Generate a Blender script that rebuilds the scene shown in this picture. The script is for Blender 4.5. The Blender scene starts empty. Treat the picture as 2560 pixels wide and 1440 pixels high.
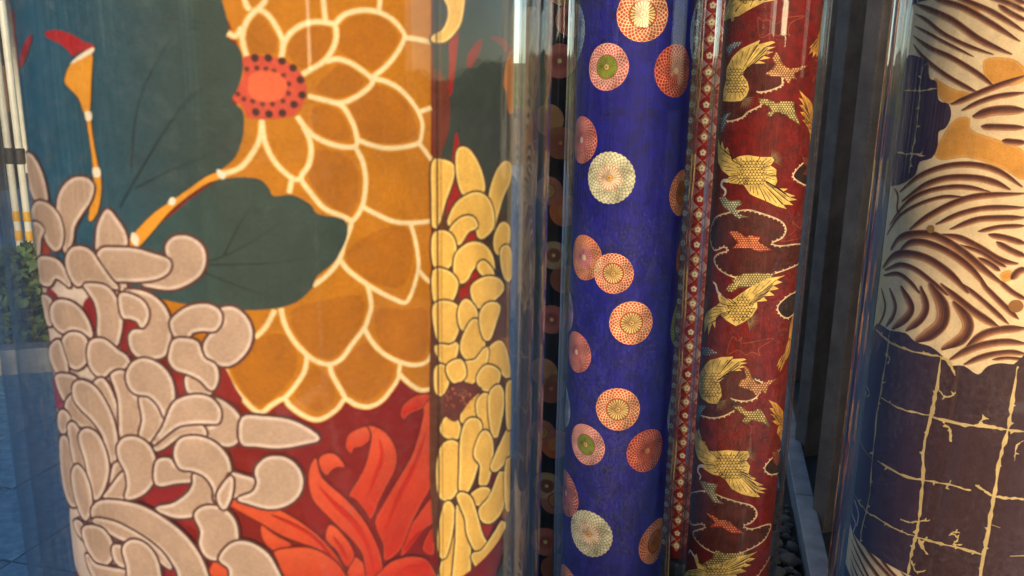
import bpy, bmesh, math, random
from mathutils import Vector, Matrix
from mathutils.geometry import tessellate_polygon

random.seed(7)
sc = bpy.context.scene
C = sc.collection
R_ = math.radians

# ------------------------------------------------------------------ camera
FPX = 2030.4                      # focal length in pixels of the 2560 px wide photograph
CAM_Z = 1.30
PITCH, ROLL = R_(12.98), R_(0.913)
cp, sp = math.cos(PITCH), math.sin(PITCH)
FW = Vector((0, cp, -sp))
_rt, _up = Vector((1, 0, 0)), Vector((0, sp, cp))
RT = math.cos(ROLL) * _rt + math.sin(ROLL) * _up
UP = -math.sin(ROLL) * _rt + math.cos(ROLL) * _up
CAM = Vector((0, 0, CAM_Z))
cd = bpy.data.cameras.new('camera')
cam = bpy.data.objects.new('camera', cd)
C.objects.link(cam)
m = Matrix((RT, UP, -FW)).transposed().to_4x4()
m.translation = CAM
cam.matrix_world = m
cd.sensor_width = 36.0
cd.lens = FPX / 2560 * 36.0
cd.clip_start = 0.02
cd.clip_end = 3000
cd.dof.use_dof = True
cd.dof.focus_distance = 1.30
cd.dof.aperture_fstop = 24.0
sc.camera = cam

# ------------------------------------------------------------------ sky and sun
SUN_EL, SUN_AZ = R_(15), R_(170.5)          # azimuth clockwise from +Y (the viewing direction)
w = bpy.data.worlds.new('World')
sc.world = w
w.use_nodes = True
wn = w.node_tree.nodes
sky = wn.new('ShaderNodeTexSky')
sky.sky_type = 'NISHITA'
sky.sun_disc = False
sky.sun_elevation = SUN_EL
sky.sun_rotation = SUN_AZ
w.node_tree.links.new(sky.outputs[0], wn['Background'].inputs[0])
wn['Background'].inputs[1].default_value = 0.15
sd = bpy.data.lights.new('sun', 'SUN')
sd.energy = 3.3
sd.angle = R_(8)
sd.color = (1.0, 0.76, 0.46)
sun = bpy.data.objects.new('sun', sd)
C.objects.link(sun)
to_sun = Vector((math.sin(SUN_AZ) * math.cos(SUN_EL), math.cos(SUN_AZ) * math.cos(SUN_EL), math.sin(SUN_EL)))
sun.rotation_euler = (-to_sun).to_track_quat('-Z', 'Y').to_euler()
sun.location = to_sun * 30
vs = sc.view_settings
vs.view_transform = 'Standard'
vs.look = 'None'
vs.gamma = 1.0
vs.use_curve_mapping = False
vs.exposure = 0.95
cy = sc.cycles
cy.max_bounces = 12
cy.glossy_bounces = 6
cy.transparent_max_bounces = 40
cy.use_denoising = True
cy.sample_clamp_indirect = 8.0

# ------------------------------------------------------------------ helpers
def lin(c):
    return c / 12.92 if c <= 0.04045 else ((c + 0.055) / 1.055) ** 2.4
def rgb(r, g, b):
    return (lin(r / 255), lin(g / 255), lin(b / 255), 1.0)
def mixc(a, b, t):
    t = max(0.0, min(1.0, t))
    return tuple(a[i] * (1 - t) + b[i] * t for i in range(4))
def ray(px, py):
    return (FW * FPX + RT * (px - 1280) - UP * (py - 720)).normalized()
def ground(px, py, z=0.0):
    d = ray(px, py)
    t = (z - CAM_Z) / d.z
    return CAM + d * t
def tag(o, label=None, cat=None, group=None, kind=None):
    if label: o['label'] = label
    if cat: o['category'] = cat
    if group: o['group'] = group
    if kind: o['kind'] = kind
    return o
def empty(name, loc=(0, 0, 0), rz=0):
    o = bpy.data.objects.new(name, None)
    o.empty_display_size = 0.05
    C.objects.link(o)
    o.location = loc
    o.rotation_euler = (0, 0, rz)
    return o
def obj(name, me, mat=None, parent=None, loc=None):
    o = bpy.data.objects.new(name, me)
    C.objects.link(o)
    if mat and not me.materials: me.materials.append(mat)
    if parent: o.parent = parent
    if loc is not None: o.location = loc
    return o
def bm_mesh(bm, name='mesh', smooth=False):
    me = bpy.data.meshes.new(name)
    bm.normal_update()
    bm.to_mesh(me)
    bm.free()
    if smooth:
        me.polygons.foreach_set('use_smooth', [True] * len(me.polygons))
    return me
def lathe(profile, seg=96, sharp=True):
    """closed or open profile of (r, z) turned round the z axis"""
    bm = bmesh.new()
    rings = []
    for r, z in profile:
        if r < 1e-6:
            rings.append([bm.verts.new((0, 0, z))])
        else:
            rings.append([bm.verts.new((r * math.cos(2 * math.pi * k / seg), r * math.sin(2 * math.pi * k / seg), z)) for k in range(seg)])
    for a, b in zip(rings, rings[1:]):
        for k in range(seg):
            k2 = (k + 1) % seg
            if len(a) == 1 and len(b) == 1: continue
            if len(a) == 1: f = bm.faces.new((a[0], b[k2], b[k]))
            elif len(b) == 1: f = bm.faces.new((a[k], a[k2], b[0]))
            else: f = bm.faces.new((a[k], a[k2], b[k2], b[k]))
            f.smooth = True
    bmesh.ops.recalc_face_normals(bm, faces=bm.faces)
    for e in bm.edges:
        if len(e.link_faces) == 2 and e.calc_face_angle(0) > R_(30): e.smooth = False
    return bm
def box(bm, x0, x1, y0, y1, z0, z1, bevel=0.0):
    vs_ = [bm.verts.new((x, y, z)) for x in (x0, x1) for y in (y0, y1) for z in (z0, z1)]
    for q in ((0, 1, 3, 2), (4, 6, 7, 5), (0, 4, 5, 1), (2, 3, 7, 6), (0, 2, 6, 4), (1, 5, 7, 3)):
        bm.faces.new([vs_[i] for i in q])
    if bevel:
        es = list({e for v in vs_ for e in v.link_edges})
        bmesh.ops.bevel(bm, geom=es, offset=bevel, segments=2, affect='EDGES', profile=0.6)

# ------------------------------------------------------------------ materials
def mat_new(name):
    ma = bpy.data.materials.new(name)
    ma.use_nodes = True
    nt = ma.node_tree
    return ma, nt, nt.nodes, nt.links, nt.nodes['Principled BSDF']
def noise(nt, scale, detail=4.0, rough=0.55, vec=None):
    n = nt.nodes.new('ShaderNodeTexNoise')
    n.inputs['Scale'].default_value = scale
    n.inputs['Detail'].default_value = detail
    n.inputs['Roughness'].default_value = rough
    if vec is not None: nt.links.new(vec, n.inputs['Vector'])
    return n
def ramp(nt, src, stops):
    r = nt.nodes.new('ShaderNodeValToRGB')
    while len(r.color_ramp.elements) < len(stops): r.color_ramp.elements.new(0.5)
    for e, (p, c) in zip(r.color_ramp.elements, stops):
        e.position = p
        e.color = c
    nt.links.new(src, r.inputs[0])
    return r
def bump(nt, bsdf, src, strength, dist):
    b = nt.nodes.new('ShaderNodeBump')
    b.inputs['Strength'].default_value = strength
    b.inputs['Distance'].default_value = dist
    nt.links.new(src, b.inputs['Height'])
    nt.links.new(b.outputs[0], bsdf.inputs['Normal'])
    return b
def tex_obj(nt, scale=(1, 1, 1)):
    t = nt.nodes.new('ShaderNodeTexCoord')
    mp = nt.nodes.new('ShaderNodeMapping')
    mp.inputs['Scale'].default_value = scale
    nt.links.new(t.outputs['Object'], mp.inputs[0])
    return mp.outputs[0]

def make_fabric(name, mottle, weave, rough=0.75, spec=0.25):
    """printed cloth: the colour of the dye comes from the mesh, the weave and the uneven dye from noise"""
    ma, nt, N, L, b = mat_new(name)
    at = N.new('ShaderNodeVertexColor')
    at.layer_name = 'dye'
    v1 = tex_obj(nt)
    n1 = noise(nt, 55, 6, 0.65, v1)
    n2 = noise(nt, 900, 2, 0.5, tex_obj(nt, (1, 1, 2.2)))
    r1 = ramp(nt, n1.outputs[0], [(0.3, (1 - mottle,) * 3 + (1,)), (0.72, (1 + mottle * 0.45,) * 3 + (1,))])
    r2 = ramp(nt, n2.outputs[0], [(0.3, (1 - weave,) * 3 + (1,)), (0.7, (1 + weave * 0.6,) * 3 + (1,))])
    m1 = N.new('ShaderNodeMix'); m1.data_type = 'RGBA'; m1.blend_type = 'MULTIPLY'; m1.inputs[0].default_value = 1
    m2 = N.new('ShaderNodeMix'); m2.data_type = 'RGBA'; m2.blend_type = 'MULTIPLY'; m2.inputs[0].default_value = 1
    L.new(at.outputs[0], m1.inputs[6]); L.new(r1.outputs[0], m1.inputs[7])
    L.new(m1.outputs[2], m2.inputs[6]); L.new(r2.outputs[0], m2.inputs[7])
    L.new(m2.outputs[2], b.inputs['Base Color'])
    b.inputs['Roughness'].default_value = rough
    b.inputs['Specular IOR Level'].default_value = spec
    n3 = noise(nt, 1.0, 3, 0.5, tex_obj(nt, (34, 34, 3.0)))          # slack of the cloth
    ad = N.new('ShaderNodeMath'); ad.operation = 'MULTIPLY_ADD'; ad.inputs[1].default_value = 0.12
    L.new(n2.outputs[0], ad.inputs[0]); L.new(n3.outputs[0], ad.inputs[2])
    bump(nt, b, ad.outputs[0], 0.5, 0.0035)
    return ma
M_FAB = make_fabric('printed_cotton', 0.24, 0.16)
M_SILK = make_fabric('printed_silk', 0.62, 0.14, 0.68, 0.2)

def make_acrylic():
    ma, nt, N, L, b = mat_new('clear_acrylic')
    N.remove(b)
    out = N['Material Output']
    g = N.new('ShaderNodeNewGeometry')
    nz = noise(nt, 1.0, 3, 0.5, tex_obj(nt, (26, 26, 1.4)))
    bp = N.new('ShaderNodeBump')
    bp.inputs['Strength'].default_value = 0.12
    bp.inputs['Distance'].default_value = 0.0012
    L.new(nz.outputs[0], bp.inputs['Height'])
    dot = N.new('ShaderNodeVectorMath'); dot.operation = 'DOT_PRODUCT'
    L.new(g.outputs['Incoming'], dot.inputs[0]); L.new(g.outputs['Normal'], dot.inputs[1])
    ab = N.new('ShaderNodeMath'); ab.operation = 'ABSOLUTE'
    L.new(dot.outputs['Value'], ab.inputs[0])
    iv = N.new('ShaderNodeMath'); iv.operation = 'SUBTRACT'; iv.inputs[0].default_value = 1.0
    L.new(ab.outputs[0], iv.inputs[1])
    pw = N.new('ShaderNodeMath'); pw.operation = 'POWER'; pw.inputs[1].default_value = 4.2
    L.new(iv.outputs[0], pw.inputs[0])
    ma_ = N.new('ShaderNodeMath'); ma_.operation = 'MULTIPLY_ADD'
    ma_.inputs[1].default_value = 0.96; ma_.inputs[2].default_value = 0.04
    L.new(pw.outputs[0], ma_.inputs[0])
    gl = N.new('ShaderNodeBsdfGlossy')
    gl.inputs['Roughness'].default_value = 0.008
    L.new(bp.outputs[0], gl.inputs['Normal'])
    tr = N.new('ShaderNodeBsdfTransparent')
    tr.inputs[0].default_value = (0.965, 0.98, 0.985, 1)
    mx = N.new('ShaderNodeMixShader')
    L.new(ma_.outputs[0], mx.inputs[0]); L.new(tr.outputs[0], mx.inputs[1]); L.new(gl.outputs[0], mx.inputs[2])
    df = N.new('ShaderNodeBsdfDiffuse'); df.inputs[0].default_value = (0.6, 0.6, 0.58, 1)
    d1 = noise(nt, 7, 5, 0.7, tex_obj(nt, (1, 1, 0.5)))
    d2 = noise(nt, 260, 2, 0.6, tex_obj(nt))
    dm = N.new('ShaderNodeMath'); dm.operation = 'MULTIPLY'
    L.new(d1.outputs[0], dm.inputs[0]); L.new(d2.outputs[0], dm.inputs[1])
    dr = ramp(nt, dm.outputs[0], [(0.22, (0.004,) * 3 + (1,)), (0.42, (0.035,) * 3 + (1,))])
    rr_ = ramp(nt, d1.outputs[0], [(0.4, (0.006,) * 3 + (1,)), (0.7, (0.06,) * 3 + (1,))])
    L.new(rr_.outputs[0], gl.inputs['Roughness'])
    m2 = N.new('ShaderNodeMixShader')
    L.new(dr.outputs[0], m2.inputs[0]); L.new(mx.outputs[0], m2.inputs[1]); L.new(df.outputs[0], m2.inputs[2])
    L.new(m2.outputs[0], out.inputs['Surface'])
    return ma
M_ACR = make_acrylic()

def make_simple(name, c0, c1, scale, rough, bscale=None, bstr=0.0, bdist=0.001, metal=0.0, stretch=(1, 1, 1), pos=(0.35, 0.68), spec=0.4):
    ma, nt, N, L, b = mat_new(name)
    n = noise(nt, scale, 6, 0.6, tex_obj(nt, stretch))
    r = ramp(nt, n.outputs[0], [(pos[0], c0), (pos[1], c1)])
    L.new(r.outputs[0], b.inputs['Base Color'])
    b.inputs['Roughness'].default_value = rough
    b.inputs['Metallic'].default_value = metal
    b.inputs['Specular IOR Level'].default_value = spec
    if bstr:
        n2 = noise(nt, bscale, 5, 0.6, tex_obj(nt, stretch))
        bump(nt, b, n2.outputs[0], bstr, bdist)
    return ma
M_BASE = make_simple('dark_coated_steel', rgb(30, 36, 40), rgb(52, 58, 62), 30, 0.42, 300, 0.15, 0.0006)
M_CAP = make_simple('cap_steel', rgb(70, 74, 78), rgb(105, 108, 110), 25, 0.35, metal=0.7)

def make_post_mat():
    ma, nt, N, L, b = mat_new('porous_charcoal_concrete')
    v = tex_obj(nt)
    n = noise(nt, 9, 6, 0.6, v)
    r = ramp(nt, n.outputs[0], [(0.3, rgb(88, 80, 74)), (0.7, rgb(128, 118, 110))])
    vo = N.new('ShaderNodeTexVoronoi'); vo.inputs['Scale'].default_value = 230
    L.new(v, vo.inputs['Vector'])
    n3 = noise(nt, 420, 4, 0.7, v)
    r2 = ramp(nt, n3.outputs[0], [(0.36, (0.22, 0.22, 0.22, 1)), (0.5, (1, 1, 1, 1)), (0.72, (1.5, 1.5, 1.5, 1))])
    mm = N.new('ShaderNodeMix'); mm.data_type = 'RGBA'; mm.blend_type = 'MULTIPLY'; mm.inputs[0].default_value = 1
    L.new(r.outputs[0], mm.inputs[6]); L.new(r2.outputs[0], mm.inputs[7])
    L.new(mm.outputs[2], b.inputs['Base Color'])
    b.inputs['Roughness'].default_value = 0.9
    bump(nt, b, n3.outputs[0], 0.8, 0.0025)
    return ma
M_POST = make_post_mat()
M_PAVE = make_simple('grey_granite_paving', rgb(62, 98, 126), rgb(98, 132, 156), 22, 0.75, 260, 0.6, 0.002)
M_PAVE2 = make_simple('grey_granite_paving_dark', rgb(54, 88, 114), rgb(86, 118, 140), 22, 0.75, 260, 0.6, 0.002)
M_JOINT = make_simple('paving_joint_sand', rgb(28, 28, 30), rgb(46, 46, 48), 80, 0.95)
M_KERB = make_simple('edging_stone', rgb(96, 102, 112), rgb(124, 130, 140), 14, 0.6, 200, 0.4, 0.0015)
M_SLAB = make_simple('dark_slab', rgb(48, 56, 58), rgb(66, 74, 76), 7, 0.45, 150, 0.3, 0.001)  # dark teal-grey slab, fairly smooth
M_STONE = make_simple('lava_stone', rgb(44, 46, 48), rgb(140, 142, 140), 60, 0.85, 90, 1.0, 0.006, pos=(0.42, 0.7))
M_SOIL = make_simple('gravel_soil', rgb(16, 16, 16), rgb(34, 33, 32), 60, 0.95)

# ------------------------------------------------------------------ the ground
UA = R_(14.0)                                   # the street runs along this azimuth
U = Vector((math.sin(UA), math.cos(UA), 0)); V = Vector((math.cos(UA), -math.sin(UA), 0))
def uv(p): return (p.dot(U), p.dot(V))
street = Matrix((V, U, Vector((0, 0, 1)))).transposed().to_4x4()   # local x = across, y = along

bm = bmesh.new()
box(bm, -400, 400, -400, 400, -0.4, -0.012)
g = obj('ground', bm_mesh(bm), M_JOINT); tag(g, kind='structure')
g.matrix_world = street

k0 = uv(ground(1995, 1275, 0.06)); KV = k0[1]    # the kerb's left edge, across the street
KW = 0.058
GU1 = uv(ground(1960, 1262, 0.0))[0]             # where the gravel bed ends
GV0 = KV - 0.75

# paving slabs, each its own piece
paving = empty('paving')
tag(paving, kind='structure')
paving.matrix_world = street
PS = 0.36
slab_meshes = []
for k in range(6):
    bm = bmesh.new()
    box(bm, -PS / 2 + 0.0025, PS / 2 - 0.0025, -PS / 2 + 0.0025, PS / 2 - 0.0025, -0.011, 0.0, 0.003)
    for v in bm.verts:
        if v.co.z > -0.002: v.co.z += random.uniform(-0.0012, 0.0012)
    me = bm_mesh(bm); me.materials.append(M_PAVE if k % 3 else M_PAVE2)
    slab_meshes.append(me)
off_v, off_u = 0.11, 0.05
npav = 0
far_bm = bmesh.new()
for i in range(-26, 14):
    for j in range(-10, 46):
        v0 = i * PS + off_v; u0 = j * PS + off_u
        if v0 + PS / 2 > GV0 and u0 - PS / 2 < GU1 and v0 - PS / 2 < KV + KW: continue
        if v0 + PS / 2 > KV and v0 - PS / 2 < KV + 0.60: continue
        wp = V * v0 + U * u0
        dz = random.uniform(-0.0015, 0.0015)
        near = wp.y > 0.8 and wp.length < 6.0 and abs(math.atan2(wp.x, wp.y)) < R_(44) and npav < 290
        if near and not (abs(math.atan2(wp.x, wp.y)) < R_(13)):
            obj('paver', random.choice(slab_meshes), None, paving, (v0, u0, dz)); npav += 1
        else:
            box(far_bm, v0 - PS / 2 + 0.0025, v0 + PS / 2 - 0.0025, u0 - PS / 2 + 0.0025, u0 + PS / 2 - 0.0025, -0.011, dz)
o = obj('paver_field', bm_mesh(far_bm), M_PAVE, paving); tag(o, kind='stuff')

# gravel bed with lava stones
bed = empty('gravel_bed'); tag(bed, kind='structure'); bed.matrix_world = street
bm = bmesh.new(); box(bm, GV0, KV, -1.4, GU1, -0.05, -0.006)
obj('bed_soil', bm_mesh(bm), M_SOIL, bed)
stone_meshes = []
for k in range(8):
    bm = bmesh.new()
    bmesh.ops.create_icosphere(bm, subdivisions=3, radius=1.0)
    rr = random.Random(50 + k)
    dirs = [Vector((rr.gauss(0, 1), rr.gauss(0, 1), rr.gauss(0, 1))).normalized() for _ in range(9)]
    hs = [rr.uniform(0.62, 0.95) for _ in dirs]
    fr = [(Vector((rr.uniform(-6, 6), rr.uniform(-6, 6), rr.uniform(-6, 6))), rr.uniform(0, 6)) for _ in range(4)]
    for v in bm.verts:
        n = v.co.normalized(); r = 1.0
        for d, h in zip(dirs, hs):
            c = n.dot(d)
            if c > 0.2: r = min(r, h / c)
        r *= 1 + 0.022 * sum(math.sin(n.dot(a) + p) for a, p in fr)
        v.co = Vector((n.x * r * 1.15, n.y * r, n.z * r * 0.72))
    me = bm_mesh(bm, smooth=True); me.materials.append(M_STONE)
    stone_meshes.append(me)
stone_pts = []
rest_bm = bmesh.new()
tries = 0
while tries < 5200:
    tries += 1
    v0 = random.uniform(GV0 + 0.02, KV - 0.012); u0 = random.uniform(0.4, GU1 - 0.015)
    s = random.choice((0.014, 0.018, 0.022, 0.026, 0.031))
    if v0 + s > KV - 0.002 or u0 + s > GU1: continue
    if any((v0 - a) ** 2 + (u0 - b) ** 2 < (0.82 * (s + c)) ** 2 for a, b, c in stone_pts): continue
    stone_pts.append((v0, u0, s))
stone_pts.sort(key=lambda q: (q[0] - KV) ** 2 + (q[1] - GU1) ** 2)
for i, (v0, u0, s) in enumerate(stone_pts):
    me = random.choice(stone_meshes)
    rot = (random.uniform(-.3, .3), random.uniform(-.3, .3), random.uniform(0, 6.28))
    z = s * random.uniform(0.35, 0.62)
    if i < 220:
        o = obj('gravel_stone', me, None, bed, (v0, u0, z)); o.scale = (s, s, s); o.rotation_euler = rot
    else:
        q = bmesh.ops.create_icosphere(rest_bm, subdivisions=1, radius=s)
        for v in q['verts']: v.co = Vector((v.co.x * random.uniform(.85, 1.1) + v0, v.co.y * random.uniform(.85, 1.1) + u0, v.co.z * 0.7 + z))
for k in range(260):                               # smaller stones sunk between the large ones
    v0 = random.uniform(KV - 0.4, KV - 0.012); u0 = random.uniform(GU1 - 0.9, GU1 - 0.012); s = random.uniform(0.006, 0.011)
    q = bmesh.ops.create_icosphere(rest_bm, subdivisions=1, radius=s)
    for v in q['verts']: v.co = Vector((v.co.x + v0, v.co.y + u0, v.co.z * .8 + 0.004))
o = obj('gravel_fill', bm_mesh(rest_bm), M_STONE, bed); tag(o, kind='stuff')

# kerb between the gravel and the dark slab
bm = bmesh.new()
for k in range(9):
    u0 = -1.4 + k * 1.0
    box(bm, KV, KV + KW, u0 + 0.001, u0 + 0.999, -0.04, 0.06, 0.004)
kerb = obj('kerb', bm_mesh(bm), M_KERB); tag(kerb, kind='structure'); kerb.matrix_world = street
bm = bmesh.new(); box(bm, KV + KW + 0.002, KV + 0.60, -1.4, 7.6, -0.05, 0.004, 0.002)
slab = obj('slab', bm_mesh(bm), M_SLAB); tag(slab, kind='structure'); slab.matrix_world = street

# ------------------------------------------------------------------ the row of charcoal posts
post_me = None
corner = [ground(2059, 1335, 0.004), ground(2009, 1146, 0.004), ground(1988, 955, 0.004)]
PW, PD = 0.10, 0.062
POST_AZ = R_(33)                                  # the side face normal turns a little to the viewer
bm = bmesh.new()
box(bm, 0, PW, 0, PD, 0, 2.3, 0.006)
post_me = bm_mesh(bm); post_me.materials.append(M_POST)
post_lab = ['charcoal concrete post beside the cream wave pillar', 'charcoal concrete post in the middle of the row of three',
            'charcoal concrete post half behind the crane pillar']
cs = [uv(c) for c in corner]
for k in range(3):
    e = empty('fence_post', corner[k], R_(20))
    tag(e, post_lab[k], 'post', 'charcoal posts in a row')
    obj('shaft', post_me, None, e)
    bm = bmesh.new(); box(bm, -0.006, PW + 0.006, -0.006, PD + 0.006, 2.3005, 2.325, 0.004)
    obj('cap', bm_mesh(bm), M_POST, e)

# ------------------------------------------------------------------ pillars
RO, RF, RI = 0.100, 0.0850, 0.0955
ZB, ZT = 0.12, 2.02
class Pillar:
    def __init__(s, az, d, name_label, z_base=ZB, mat=None):
        s.az, s.d = R_(az), d
        s.pos = Vector((math.sin(s.az) * d, math.cos(s.az) * d, 0))
        s.face = math.atan2(-s.pos.y, -s.pos.x)            # angle of the direction to the camera
        s.root = empty('kimono_display_tube', s.pos, s.face)      # local +x looks at the camera
        tag(s.root, name_label, 'pillar', 'acrylic pillars with kimono cloth')
        s.zb = z_base
        s.mat = mat or M_FAB
        s.ppm = FPX / ((d - RF) * 1.03)
        tube = [(RI, z_base - 0.02), (RO, z_base - 0.02), (RO, ZT + 0.02), (RI, ZT + 0.02), (RI, z_base - 0.02)]
        obj('acrylic_tube', bm_mesh(lathe(tube, 160)), M_ACR, s.root)
        b = [(0, 0), (RO + 0.012, 0), (RO + 0.012, z_base - 0.012), (RO + 0.008, z_base - 0.004), (RO + 0.0012, z_base - 0.002), (RO + 0.0012, z_base - 0.021), (0, z_base - 0.021)]
        obj('base', bm_mesh(lathe(b, 96)), M_BASE, s.root)
        c = [(0, ZT + 0.021), (RO + 0.006, ZT + 0.021), (RO + 0.006, ZT + 0.045), (RO - 0.004, ZT + 0.055), (0, ZT + 0.06)]
        obj('cap', bm_mesh(lathe(c, 96)), M_CAP, s.root)
        s.motifs = {}
        s.step = STEP
        s.cols = {}
    def core(s, colour):
        seg = 288
        me = bpy.data.meshes.new('core')
        vsx, fs = [], []
        nz = 24
        for j in range(nz + 1):
            z = s.zb + (ZT - s.zb) * j / nz
            for k in range(seg):
                a = 2 * math.pi * k / seg
                vsx.append((RF * math.cos(a), RF * math.sin(a), z))
        for j in range(nz):
            for k in range(seg):
                fs.append((j * seg + k, j * seg + (k + 1) % seg, (j + 1) * seg + (k + 1) % seg, (j + 1) * seg + k))
        fs.append(tuple(range(seg - 1, -1, -1))); fs.append(tuple(range(nz * seg, (nz + 1) * seg)))
        me.from_pydata(vsx, [], fs)
        sm = [True] * (len(fs) - 2) + [False] * 2
        me.polygons.foreach_set('use_smooth', sm)
        at = me.color_attributes.new('dye', 'FLOAT_COLOR', 'POINT')
        vals = []
        for x, y, z in vsx:
            vals += list(colour(RF * math.atan2(y, x), z) if callable(colour) else colour)
        at.data.foreach_set('color', vals)
        s.fabric = obj('fabric', me, s.mat, s.root)
        return s.fabric
    # pixel of the photograph -> arc length and height on the cloth
    def sz(s, px, py):
        d = ray(px, py)
        ox, oy = -s.pos.x, -s.pos.y
        a = d.x * d.x + d.y * d.y; b = 2 * (ox * d.x + oy * d.y); c = ox * ox + oy * oy - RF * RF
        D = b * b - 4 * a * c
        t = (-b - math.sqrt(D)) / (2 * a) if D > 0 else -b / (2 * a)
        x, y = ox + d.x * t, oy + d.y * t
        ang = math.atan2(y, x) - s.face
        ang = (ang + math.pi) % (2 * math.pi) - math.pi
        return (ang * RF, CAM_Z + d.z * t)
    def add(s, key, pts, colour, layer):
        s.motifs.setdefault(key, []).append((pts, colour, layer))
    def fill(s, key, pxs, colour, layer, smooth=True, n=4):
        p = spline(pxs, True, n) if smooth else pxs
        s.add(key, [s.sz(*q) for q in p], colour, layer)
        return p
    def stroke(s, key, pxs, wpx, colour, layer, closed=False, taper=None, n=4, smooth=True):
        p = spline(pxs, closed, n) if smooth and len(pxs) > 2 else pxs
        p = [s.sz(*q) for q in p]
        s.ribbon(key, p, wpx / s.ppm, colour, layer, closed, taper)
    def ribbon(s, key, p, wm, colour, layer, closed=False, taper=None):
        L_, Rr = [], []
        n = len(p)
        for i in range(n):
            if closed: a, b = p[i - 1], p[(i + 1) % n]
            else: a, b = p[max(i - 1, 0)], p[min(i + 1, n - 1)]
            dx, dy = b[0] - a[0], b[1] - a[1]
            l = math.hypot(dx, dy) or 1e-9
            h = wm / 2
            if taper: h *= taper(i / (n - 1))
            L_.append((p[i][0] - dy / l * h, p[i][1] + dx / l * h)); Rr.append((p[i][0] + dy / l * h, p[i][1] - dx / l * h))
        rng = range(n) if closed else range(n - 1)
        for i in rng:
            j = (i + 1) % n
            s.add(key, [Rr[i], Rr[j], L_[j], L_[i]], colour, layer)
    def disc(s, key, px, py, rpx, colour, layer, n=10, sx=1.0):
        c = s.sz(px, py); r = rpx / s.ppm
        s.add(key, [(c[0] + sx * r * math.cos(2 * math.pi * k / n), c[1] + r * math.sin(2 * math.pi * k / n)) for k in range(n)], colour, layer)
    def build(s, repeats, zclip=None):
        """each motif becomes a mesh on the cloth; the rest of the bolt repeats them round and along the pillar"""
        meshes = []
        for key, polys in s.motifs.items():
            me = wrap(polys, zclip, STEP=s.step)
            obj(key.split('#')[0], me, s.mat, s.fabric)
            meshes.append(me)
        if repeats:
            me = join(meshes)
            for ang, dz in repeats:
                o = obj('pattern_repeat', me, s.mat, s.fabric)
                o.rotation_euler = (0, 0, ang); o.location = (0, 0, dz)

def join(meshes):
    """the same print as one mesh"""
    vv, ff, cc, nn = [], [], [], []
    for me in meshes:
        o = len(vv)
        for v in me.vertices:
            vv.append(tuple(v.co)); l = math.hypot(v.co.x, v.co.y); nn.append((v.co.x / l, v.co.y / l, 0))
        for p in me.polygons: ff.append([i + o for i in p.vertices])
        buf = [0.0] * (4 * len(me.loops))
        me.color_attributes['dye'].data.foreach_get('color', buf)
        cc += buf
    m2 = bpy.data.meshes.new('print')
    m2.from_pydata(vv, [], ff)
    m2.polygons.foreach_set('use_smooth', [True] * len(ff))
    m2.color_attributes.new('dye', 'FLOAT_COLOR', 'CORNER').data.foreach_set('color', cc)
    m2.normals_split_custom_set_from_vertices(nn)
    return m2

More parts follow.
